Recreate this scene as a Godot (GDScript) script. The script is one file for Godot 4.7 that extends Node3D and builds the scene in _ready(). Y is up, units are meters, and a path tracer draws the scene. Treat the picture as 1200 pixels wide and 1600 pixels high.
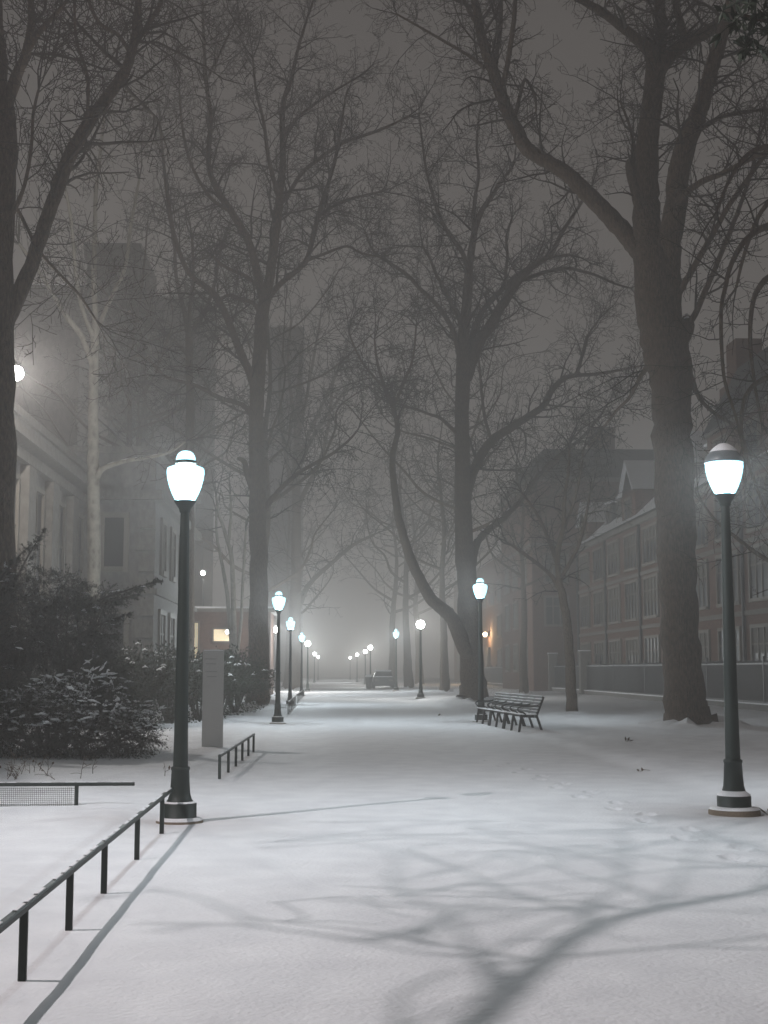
extends Node3D

var noise_a := FastNoiseLite.new()
var noise_b := FastNoiseLite.new()
var M := {}
var prints: Array = []
var trunks: Array = [Vector3(9.82, -36.4, 1.3), Vector3(7.4, -68.0, 1.5), Vector3(-2.8, -57.0, 1.2), Vector3(8.85, -48.4, 0.6), Vector3(-7.3, -29.5, 1.4)]


# ---------------------------------------------------------------- mesh building
class B:
	var v := PackedVector3Array()
	var n := PackedVector3Array()
	var i := PackedInt32Array()

	func tri(a: Vector3, b: Vector3, c: Vector3) -> void:
		var k := v.size()
		var nn := (c - a).cross(b - a).normalized()
		v.append(a); v.append(b); v.append(c)
		n.append(nn); n.append(nn); n.append(nn)
		i.append(k); i.append(k + 1); i.append(k + 2)

	# corners in order round the face, clockwise seen from outside
	func quad(a: Vector3, b: Vector3, c: Vector3, d: Vector3) -> void:
		var k := v.size()
		var nn := (c - a).cross(b - a)
		if nn.length() < 1e-9:
			nn = (d - a).cross(c - a)
		nn = nn.normalized()
		v.append(a); v.append(b); v.append(c); v.append(d)
		for q in 4:
			n.append(nn)
		i.append(k); i.append(k + 1); i.append(k + 2)
		i.append(k); i.append(k + 2); i.append(k + 3)

	func box(c: Vector3, s: Vector3, bs := Basis()) -> void:
		var x := bs.x * s.x * 0.5
		var y := bs.y * s.y * 0.5
		var z := bs.z * s.z * 0.5
		quad(c - x + y + z, c + x + y + z, c + x - y + z, c - x - y + z)
		quad(c + x + y - z, c - x + y - z, c - x - y - z, c + x - y - z)
		quad(c + x + y + z, c + x + y - z, c + x - y - z, c + x - y + z)
		quad(c - x + y - z, c - x + y + z, c - x - y + z, c - x - y - z)
		quad(c - x + y - z, c + x + y - z, c + x + y + z, c - x + y + z)
		quad(c - x - y + z, c + x - y + z, c + x - y - z, c - x - y - z)

	# a box with chamfered long edges, from a to b with section w by h (h along up)
	func bar(a: Vector3, b: Vector3, w: float, hh: float, up := Vector3.UP) -> void:
		var d := (b - a).normalized()
		var s := d.cross(up).normalized()
		var u := s.cross(d).normalized()
		var ch := minf(w, hh) * 0.18
		var ring: Array[Vector3] = []
		for p in [[1, 1, 0], [1, 1, 1], [1, -1, 1], [1, -1, 0], [-1, -1, 0], [-1, -1, 1], [-1, 1, 1], [-1, 1, 0]]:
			var px: float = p[0] * (w * 0.5 - (ch if p[2] == 0 else 0.0))
			var py: float = p[1] * (hh * 0.5 - (ch if p[2] == 1 else 0.0))
			ring.append(s * px + u * py)
		for k in 8:
			var q := (k + 1) % 8
			quad(a + ring[k], a + ring[q], b + ring[q], b + ring[k])
		for k in range(1, 7):
			tri(a + ring[0], a + ring[k + 1], a + ring[k])
			tri(b + ring[0], b + ring[k], b + ring[k + 1])

	func tube(p: PackedVector3Array, r: PackedFloat32Array, sides: int, lump := 0.0, cap := true, flute := false) -> void:
		var m := p.size()
		if m < 2:
			return
		var t := (p[1] - p[0]).normalized()
		var s := t.cross(Vector3.UP if absf(t.y) < 0.9 else Vector3.RIGHT).normalized()
		var k0 := v.size()
		for a in m:
			var tt := (p[mini(a + 1, m - 1)] - p[maxi(a - 1, 0)]).normalized()
			s = (s - tt * s.dot(tt)).normalized()
			var u := tt.cross(s)
			for q in sides:
				var w := TAU * q / sides
				var d := s * cos(w) + u * sin(w)
				var rr := r[a]
				if flute:
					rr *= 1.0 + 0.10 * exp(-a * 0.16) * (sin(w * 4.0 + 0.7) + 0.5 * sin(w * 7.0 + 2.0))
				if lump > 0.0:
					rr *= 1.0 + lump * (sin(w * 3.0 + a * 0.37) * 0.5 + sin(w * 5.0 - a * 0.61 + 1.3) * 0.35 + sin(w * 2.0 + a * 0.9) * 0.5)
				v.append(p[a] + d * rr)
				n.append(d)
		for a in m - 1:
			for q in sides:
				var q2 := (q + 1) % sides
				var c0 := k0 + a * sides
				var c1 := c0 + sides
				i.append(c0 + q); i.append(c1 + q); i.append(c1 + q2)
				i.append(c0 + q); i.append(c1 + q2); i.append(c0 + q2)
		if cap:
			var e := v.size()
			v.append(p[m - 1] + (p[m - 1] - p[m - 2]).normalized() * r[m - 1] * 0.6)
			n.append((p[m - 1] - p[m - 2]).normalized())
			for q in sides:
				i.append(k0 + (m - 1) * sides + q); i.append(e); i.append(k0 + (m - 1) * sides + (q + 1) % sides)

	# profile points are (radius, height); a smooth lathe about y with creases kept by repeating points
	func lathe(prof: Array, sides := 24, at := Vector3.ZERO) -> void:
		for a in prof.size() - 1:
			var p: Vector2 = prof[a]
			var q: Vector2 = prof[a + 1]
			if p.distance_to(q) < 1e-6:
				continue
			var na := _ln(prof, a, a)
			var nb := _ln(prof, a + 1, a)
			var k := v.size()
			for w in sides + 1:
				var d := Vector3(cos(TAU * w / sides), 0, sin(TAU * w / sides))
				v.append(at + d * p.x + Vector3.UP * p.y)
				n.append((d * na.x + Vector3.UP * na.y).normalized())
				v.append(at + d * q.x + Vector3.UP * q.y)
				n.append((d * nb.x + Vector3.UP * nb.y).normalized())
			for w in sides:
				var c := k + w * 2
				i.append(c); i.append(c + 2); i.append(c + 3)
				i.append(c); i.append(c + 3); i.append(c + 1)

	func _ln(prof: Array, at: int, seg: int) -> Vector2:
		var d: Vector2 = prof[seg + 1] - prof[seg]
		var own := Vector2(d.y, -d.x).normalized()
		var other := seg - 1 if at == seg else seg + 1
		if other < 0 or other >= prof.size() - 1:
			return own
		var e: Vector2 = prof[other + 1] - prof[other]
		if e.length() < 1e-6:
			return own
		var o := Vector2(e.y, -e.x).normalized()
		return (own + o).normalized() if own.dot(o) > 0.5 else own

	func mesh() -> ArrayMesh:
		var arr := []
		arr.resize(Mesh.ARRAY_MAX)
		arr[Mesh.ARRAY_VERTEX] = v
		arr[Mesh.ARRAY_NORMAL] = n
		arr[Mesh.ARRAY_INDEX] = i
		var m := ArrayMesh.new()
		m.add_surface_from_arrays(Mesh.PRIMITIVE_TRIANGLES, arr)
		return m


func put(called: String, b: B, mat: Material, parent: Node, kind := "") -> MeshInstance3D:
	var o := MeshInstance3D.new()
	o.name = called
	o.mesh = b.mesh()
	o.material_override = null
	o.mesh.surface_set_material(0, mat)
	parent.add_child(o, true)
	if kind:
		o.set_meta("kind", kind)
	return o


var used := {}
func numbered(called: String) -> String:
	var k: int = used.get(called, -1) + 1
	used[called] = k
	return called if k == 0 else "%s_%03d" % [called, k]


func thing(called: String, label: String, category: String, at := Vector3.ZERO, turn := 0.0, group := "") -> Node3D:
	var o := Node3D.new()
	o.name = numbered(called)
	add_child(o)
	o.position = at
	o.rotation.y = turn
	return tag(o, label, category, group)


func tag(o: Node3D, label: String, category: String, group := "") -> Node3D:
	o.set_meta("label", label)
	o.set_meta("category", category)
	if group:
		o.set_meta("group", group)
	return o


func dup(src: Node3D, base_name: String, label: String, at: Vector3, turn := 0.0, size := 1.0, energy := 0.0) -> Node3D:
	var o: Node3D = src.duplicate()
	o.name = numbered(base_name)
	add_child(o)
	o.position = at
	o.rotation.y = turn
	o.scale = Vector3.ONE * size
	o.set_meta("label", label)
	if energy > 0.0:
		(o.get_node("lamp_glow") as OmniLight3D).light_energy = energy
	return o


# ---------------------------------------------------------------- materials
func lin(r: float, g: float, b: float) -> Color:
	return Color(r, g, b).linear_to_srgb()


func noise_tex(freq: float, seed_: int, kind := FastNoiseLite.TYPE_SIMPLEX_SMOOTH, octaves := 4, ramp: Gradient = null, size := 512) -> NoiseTexture2D:
	var f := FastNoiseLite.new()
	f.seed = seed_
	f.noise_type = kind
	f.frequency = freq
	f.fractal_octaves = octaves
	var t := NoiseTexture2D.new()
	t.noise = f
	t.width = size
	t.height = size
	t.seamless = true
	if ramp:
		t.color_ramp = ramp
	return t


func ramp(cols: Array) -> Gradient:
	var g := Gradient.new()
	var o := PackedFloat32Array()
	var c := PackedColorArray()
	for k in cols.size():
		o.append(float(k) / (cols.size() - 1))
		c.append(cols[k])
	g.offsets = o
	g.colors = c
	return g


func mat(called: String, c: Color, rough := 0.8, metal := 0.0) -> StandardMaterial3D:
	var m := StandardMaterial3D.new()
	m.resource_name = called
	m.albedo_color = c
	m.roughness = rough
	m.metallic = metal
	M[called] = m
	return m


func tri(m: StandardMaterial3D, scale: Vector3, world := false) -> void:
	m.uv1_triplanar = true
	m.uv1_world_triplanar = world
	m.uv1_scale = scale


func glow(called: String, c: Color, energy: float) -> void:
	var m := mat(called, c, 0.4)
	m.emission_enabled = true
	m.emission = c
	m.emission_energy_multiplier = energy


func materials() -> void:
	var bump := noise_tex(0.03, 5, FastNoiseLite.TYPE_SIMPLEX_SMOOTH, 5)
	var bark_ramp := ramp([lin(0.012, 0.008, 0.006), lin(0.055, 0.036, 0.023), lin(0.10, 0.070, 0.047), lin(0.17, 0.13, 0.095)])
	var bark_t := noise_tex(0.02, 11, FastNoiseLite.TYPE_SIMPLEX, 5, bark_ramp)
	var m := mat("bark", Color.WHITE, 0.95)
	m.albedo_texture = bark_t
	m.heightmap_enabled = true
	var ridges := noise_tex(0.018, 12, FastNoiseLite.TYPE_SIMPLEX, 4)
	(ridges.noise as FastNoiseLite).fractal_type = FastNoiseLite.FRACTAL_RIDGED
	m.heightmap_texture = ridges
	m.heightmap_scale = 7.0
	tri(m, Vector3(1.3, 0.32, 1.3))
	m = mat("pale_bark", Color.WHITE, 0.9)
	m.albedo_texture = noise_tex(0.012, 21, FastNoiseLite.TYPE_CELLULAR, 3, ramp([lin(0.07, 0.06, 0.046), lin(0.22, 0.20, 0.165), lin(0.32, 0.295, 0.25), lin(0.13, 0.115, 0.09)]))
	m.heightmap_enabled = true
	m.heightmap_texture = bump
	m.heightmap_scale = 1.0
	tri(m, Vector3(0.6, 0.35, 0.6))
	mat("twig", lin(0.034, 0.027, 0.021), 0.95)
	m = mat("snow", lin(0.80, 0.80, 0.82), 0.75)
	m.albedo_texture = noise_tex(0.008, 31, FastNoiseLite.TYPE_SIMPLEX_SMOOTH, 4, ramp([Color(0.93, 0.93, 0.935), Color(1, 1, 1)]))
	m.heightmap_enabled = true
	m.heightmap_texture = noise_tex(0.05, 32, FastNoiseLite.TYPE_SIMPLEX_SMOOTH, 5, null, 1024)
	m.heightmap_scale = 0.5
	tri(m, Vector3(0.33, 0.33, 0.33), true)
	mat("snow_cap", lin(0.80, 0.80, 0.82), 0.85)
	m = mat("painted_iron", lin(0.013, 0.022, 0.019), 0.55)
	m.heightmap_enabled = true
	m.heightmap_texture = bump
	m.heightmap_scale = 0.12
	tri(m, Vector3(6, 6, 6))
	mat("frosted_hood", lin(0.17, 0.19, 0.20), 0.3)
	mat("black_iron", lin(0.016, 0.016, 0.017), 0.5)
	m = mat("concrete", Color.WHITE, 0.9)
	m.albedo_texture = noise_tex(0.03, 41, FastNoiseLite.TYPE_SIMPLEX, 5, ramp([lin(0.13, 0.10, 0.075), lin(0.27, 0.22, 0.16)]))
	tri(m, Vector3(2, 2, 2))
	m = mat("brick", Color.WHITE, 0.9)
	m.albedo_texture = noise_tex(0.05, 51, FastNoiseLite.TYPE_VALUE, 5, ramp([lin(0.065, 0.029, 0.017), lin(0.11, 0.052, 0.032), lin(0.15, 0.08, 0.052)]))
	tri(m, Vector3(0.3, 0.5, 0.3), true)
	m = mat("limestone", Color.WHITE, 0.9)
	m.albedo_texture = noise_tex(0.02, 61, FastNoiseLite.TYPE_SIMPLEX, 5, ramp([lin(0.12, 0.11, 0.098), lin(0.20, 0.186, 0.166)]))
	tri(m, Vector3(0.4, 0.2, 0.4), true)
	m = mat("grey_stone", Color.WHITE, 0.9)
	m.albedo_texture = noise_tex(0.02, 62, FastNoiseLite.TYPE_SIMPLEX, 5, ramp([lin(0.12, 0.112, 0.105), lin(0.20, 0.187, 0.175)]))
	tri(m, Vector3(0.3, 0.15, 0.3), true)
	mat("tower_concrete", lin(0.07, 0.064, 0.058), 0.9)
	mat("slate", lin(0.045, 0.043, 0.045), 0.7)
	mat("window_glass", lin(0.02, 0.022, 0.025), 0.35).metallic_specular = 0.3
	mat("blind", lin(0.09, 0.08, 0.065), 0.8)
	mat("window_frame", lin(0.17, 0.15, 0.125), 0.7)
	mat("sign_panel", lin(0.46, 0.44, 0.425), 0.5)
	mat("sign_print", lin(0.32, 0.305, 0.295), 0.6)
	mat("wood_slat", lin(0.028, 0.026, 0.022), 0.65)
	m = mat("needles", lin(0.013, 0.018, 0.010), 0.75)
	m = mat("hedge_leaf", lin(0.016, 0.023, 0.013), 0.6)
	m = mat("glossy_leaf", lin(0.018, 0.030, 0.014), 0.6)
	m = mat("dead_leaf", lin(0.06, 0.035, 0.02), 0.8)
	m = mat("wire", lin(0.10, 0.10, 0.10), 0.6)
	mat("car_paint", lin(0.03, 0.032, 0.036), 0.35)
	mat("rubber", lin(0.012, 0.012, 0.012), 0.8)
	glow("lamp_glass", lin(0.45, 0.87, 1.0), 1.85)
	glow("lamp_glass_white", lin(0.97, 1.0, 0.97), 30.0)
	glow("lamp_top_glass", lin(0.5, 0.88, 1.0), 1.7)
	glow("flood_glass", lin(1.0, 0.97, 0.93), 60.0)
	glow("warm_glass", lin(1.0, 0.68, 0.38), 30.0)
	glow("lit_window", lin(1.0, 0.84, 0.56), 0.4)


# ---------------------------------------------------------------- ground
func lift(x: float, z: float) -> float:
	var left := smoothstep(-1.75, -2.3, x)
	var right := smoothstep(4.9, 5.5, x)
	var lawn := maxf(left, right)
	var y := noise_a.get_noise_2d(x, z) * (0.02 + 0.05 * lawn) + noise_b.get_noise_2d(x, z) * (0.005 + 0.012 * lawn)
	y += 0.05 * left + 0.06 * right
	y *= smoothstep(3.0, -1.0, z)
	for q in trunks:
		var d2: float = (x - q.x) * (x - q.x) + (z - q.y) * (z - q.y)
		if d2 < q.z * q.z * 9.0:
			y += 0.10 * exp(-d2 / (q.z * q.z))
	if x > 2.4 and x < 4.4 and z < -10.0 and z > -26.0:
		for p in prints:
			var d := Vector2(x - p.x, z - p.y).rotated(-p.z)
			var e := (d.x / 0.075) ** 2 + (d.y / 0.17) ** 2
			if e < 6.0:
				y += -0.024 * exp(-e * e * 0.7) + 0.008 * exp(-pow(sqrt(e) - 1.45, 2.0) * 9.0)
	return y


func sheet(called: String, xs: PackedFloat32Array, zs: PackedFloat32Array, drop_left: float, drop_right: float) -> void:
	var b := B.new()
	var w := xs.size()
	var e := 0.02
	for a in zs.size():
		for c in w:
			var x := xs[c]
			var z := zs[a]
			var y := lift(x, z)
			var step := maxf(0.02, 0.002 * -z)
			b.n.append(Vector3(-(lift(x + step, z) - y) / step, 1.0, -(lift(x, z + step) - y) / step).normalized())
			b.v.append(Vector3(x, y - (drop_left if c == 0 else drop_right if c == w - 1 else 0.0), z))
	for a in zs.size() - 1:
		for c in w - 1:
			var k := a * w + c
			b.i.append(k); b.i.append(k + w); b.i.append(k + w + 1)
			b.i.append(k); b.i.append(k + w + 1); b.i.append(k + 1)
	var o := put(numbered(called), b, M.snow, self)
	o.set_meta("kind", "structure")
	o.set_meta("label", {"path": "snow covered walk between the two rows of lamp posts", "lawn": "snowy lawn beside the walk"}[called])


func build_ground() -> void:
	noise_a.seed = 3
	noise_a.frequency = 0.16
	noise_a.fractal_octaves = 3
	noise_b.seed = 4
	noise_b.frequency = 1.1
	noise_b.fractal_octaves = 3
	# one walker's tracks crossing the path
	var a := Vector2(3.05, -24.5)
	var c := Vector2(3.72, -10.6)
	var steps := 20
	for k in steps:
		var p := a.lerp(c, (k + 0.5) / steps)
		prints.append(Vector3(p.x + (0.13 if k % 2 else -0.13) + 0.03 * sin(k * 2.3), p.y + 0.05 * sin(k * 1.7), 0.05 + 0.12 * sin(k * 3.1)))
	var zs := PackedFloat32Array()
	var z := 2.0
	while z > -260.0:
		zs.append(z)
		z -= maxf(0.065, 0.0065 * -z)
	var xs := PackedFloat32Array()
	for k in 108:
		xs.append(-1.8 + 6.9 * k / 107.0)
	sheet("path", xs, zs, 0.0, 0.0)
	var zl := PackedFloat32Array()
	z = 2.0
	while z > -260.0:
		zl.append(z)
		z -= maxf(0.13, 0.013 * -z)
	for side in 2:
		xs = PackedFloat32Array()
		var x := 0.0
		while x < 26.0:
			xs.append(x)
			x += 0.1 + 0.05 * x
		xs.append(26.0)
		var out := PackedFloat32Array()
		for k in xs.size():
			out.append(-1.65 - xs[xs.size() - 1 - k] if side == 0 else 4.95 + xs[k])
		sheet("lawn", out, zl, 0.0 if side == 0 else 0.02, 0.02 if side == 0 else 0.0)
	var b := B.new()
	b.quad(Vector3(-80, -0.16, -300), Vector3(80, -0.16, -300), Vector3(80, -0.16, 30), Vector3(-80, -0.16, 30))
	var o := put("ground", b, M.snow, self)
	o.set_meta("kind", "structure")
	o.set_meta("label", "snow covered ground stretching away on all sides")


# ---------------------------------------------------------------- trees
func curve(pts: Array, cuts: int) -> Array:
	var p := PackedVector3Array()
	var r := PackedFloat32Array()
	var m := pts.size()
	for a in m - 1:
		var p0: Vector4 = pts[maxi(a - 1, 0)]
		var p1: Vector4 = pts[a]
		var p2: Vector4 = pts[a + 1]
		var p3: Vector4 = pts[mini(a + 2, m - 1)]
		for k in cuts:
			var t := float(k) / cuts
			var q := 0.5 * (2.0 * p1 + (p2 - p0) * t + (2.0 * p0 - 5.0 * p1 + 4.0 * p2 - p3) * t * t + (3.0 * p1 - 3.0 * p2 + p3 - p0) * t * t * t)
			p.append(Vector3(q.x, q.y, q.z))
			r.append(maxf(0.004, lerpf(p1.w, p2.w, t)))
	var e: Vector4 = pts[m - 1]
	p.append(Vector3(e.x, e.y, e.z))
	r.append(maxf(e.w, 0.004))
	return [p, r]


func grow(b: B, p0: Vector3, dir: Vector3, length: float, r: float, level: int, g: RandomNumberGenerator, o: Dictionary) -> void:
	var segs := 5 if level == 1 else 4 if level == 2 else 3
	var p := PackedVector3Array([p0])
	var rr := PackedFloat32Array([r])
	var d := dir
	var bow := Vector3(g.randfn(), g.randfn(), g.randfn()) * 0.16
	for k in segs:
		d = (d + bow + Vector3(g.randfn(), g.randfn(), g.randfn()) * 0.17 + Vector3.UP * o.up).normalized()
		p.append(p[k] + d * length / segs)
		rr.append(maxf(r * (1.0 - 0.72 * (k + 1) / segs), o.thin))
	b.tube(p, rr, 5 if level == 1 else 4 if level == 2 else 3, 0.0, false)
	if level >= int(o.levels):
		return
	var gap: float = o.gap[level]
	var s := gap * g.randf_range(0.3, 1.0)
	while s < length:
		var f := s / length * segs
		var k := mini(int(f), segs - 1)
		var at := p[k].lerp(p[k + 1], f - k)
		var along := (p[k + 1] - p[k]).normalized()
		var side := along.cross(Vector3(g.randfn(), g.randfn(), g.randfn())).normalized()
		var dd := (along * g.randf_range(0.35, 0.95) + side).normalized()
		var ll := length * g.randf_range(0.28, 0.58) * (1.0 - 0.35 * s / length)
		grow(b, at, dd, ll, maxf(lerpf(rr[k], rr[k + 1], f - k) * 0.62, o.thin), level + 1, g, o)
		s += gap * g.randf_range(0.6, 1.4)


# limbs: [name, first fraction that carries side branches (1 none), snow, points]
func tree(called: String, label: String, category: String, at: Vector3, seed_: int, bark: String, limbs: Array, opts := {}, group := "") -> Node3D:
	var o := {"up": 0.03, "thin": 0.008, "levels": 4, "gap": [0.8, 0.55, 0.35, 0.25], "len": 2.6, "lump": 0.03, "tips": 3}
	o.merge(opts, true)
	var g := RandomNumberGenerator.new()
	g.seed = seed_
	var t := thing(called, label, category, at, 0.0, group)
	var crown := B.new()
	var snow := B.new()
	for l in limbs:
		var pr := curve(l[3], 5)
		var p: PackedVector3Array = pr[0]
		var r: PackedFloat32Array = pr[1]
		for k in range(1, p.size()):
			p[k] += Vector3(g.randfn(), g.randfn(), g.randfn()) * r[k] * 0.05
		var b := B.new()
		b.tube(p, r, 28 if l[0] == "trunk" and r[0] > 0.25 else 12, o.lump, true, l[0] == "trunk")
		put(l[0], b, M[bark], t)
		if l[2]:
			var sp := PackedVector3Array()
			var sr := PackedFloat32Array()
			for k in range(1, p.size()):
				if absf((p[k] - p[k - 1]).normalized().y) < 0.92:
					sp.append(p[k] + Vector3.UP * r[k] * 0.72)
					sr.append(r[k] * 0.55 * (0.7 + 0.3 * sin(k * 1.9)))
			snow.tube(sp, sr, 6, 0.15)
		var total := 0.0
		for k in p.size() - 1:
			total += p[k].distance_to(p[k + 1])
		var gone := 0.0
		var next: float = total * l[1]
		for k in p.size() - 1:
			var sl := p[k].distance_to(p[k + 1])
			while next < gone + sl and l[1] < 1.0:
				var f := (next - gone) / sl
				var along := (p[k + 1] - p[k]).normalized()
				var side := along.cross(Vector3(g.randfn(), g.randfn(), g.randfn())).normalized()
				var dd := (along * g.randf_range(0.2, 0.9) + side + Vector3.UP * 0.25).normalized()
				var r0 := clampf(r[k] * g.randf_range(0.25, 0.5), o.thin * 1.6, 0.075)
				var ll: float = o.len * g.randf_range(0.45, 1.2)
				grow(crown, p[k].lerp(p[k + 1], f), dd, ll, minf(r0, ll * 0.022), 1, g, o)
				next += o.gap[0] * g.randf_range(0.5, 1.5)
			gone += sl
		if l[1] < 1.0:
			var e := p.size() - 1
			for k in int(o.tips):
				var dd := ((p[e] - p[e - 1]).normalized() + Vector3(g.randfn(), g.randfn(), g.randfn()) * 0.35).normalized()
				grow(crown, p[e], dd, o.len * g.randf_range(0.7, 1.3), clampf(r[e] * 0.7, o.thin * 1.5, 0.06), 1, g, o)
	if crown.v.size():
		put("crown", crown, M.twig, t, "stuff")
	var foot: Vector4 = limbs[0][3][0]
	if limbs[0][0] == "trunk" and foot.w > 0.3 and at.y < 0.5:
		# snow banked unevenly against the foot of the trunk
		var bank := B.new()
		var n := 40
		for k in n:
			var w0 := TAU * k / n
			var w1 := TAU * (k + 1) / n
			for q in 3:
				var c := []
				for e in [[w0, q], [w1, q], [w1, q + 1], [w0, q + 1]]:
					var f: float = e[1] / 3.0
					var hh: float = 0.13 + 0.07 * sin(e[0] * 3.0 + seed_) + 0.05 * sin(e[0] * 7.0 + 1.0) + 0.04 * sin(e[0] * 11.0)
					var rad: float = foot.w * lerpf(0.72, 1.9, f)
					c.append(Vector3(foot.x + cos(e[0]) * rad, lift(at.x, at.z) - 0.09 + hh * (1.0 - f * f) * 1.1, foot.z + sin(e[0]) * rad))
				bank.quad(c[0], c[3], c[2], c[1])
		put("foot_snow", bank, M.snow, t)
	if snow.v.size():
		put("limb_snow", snow, M.snow_cap, t)
	return t


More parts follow.
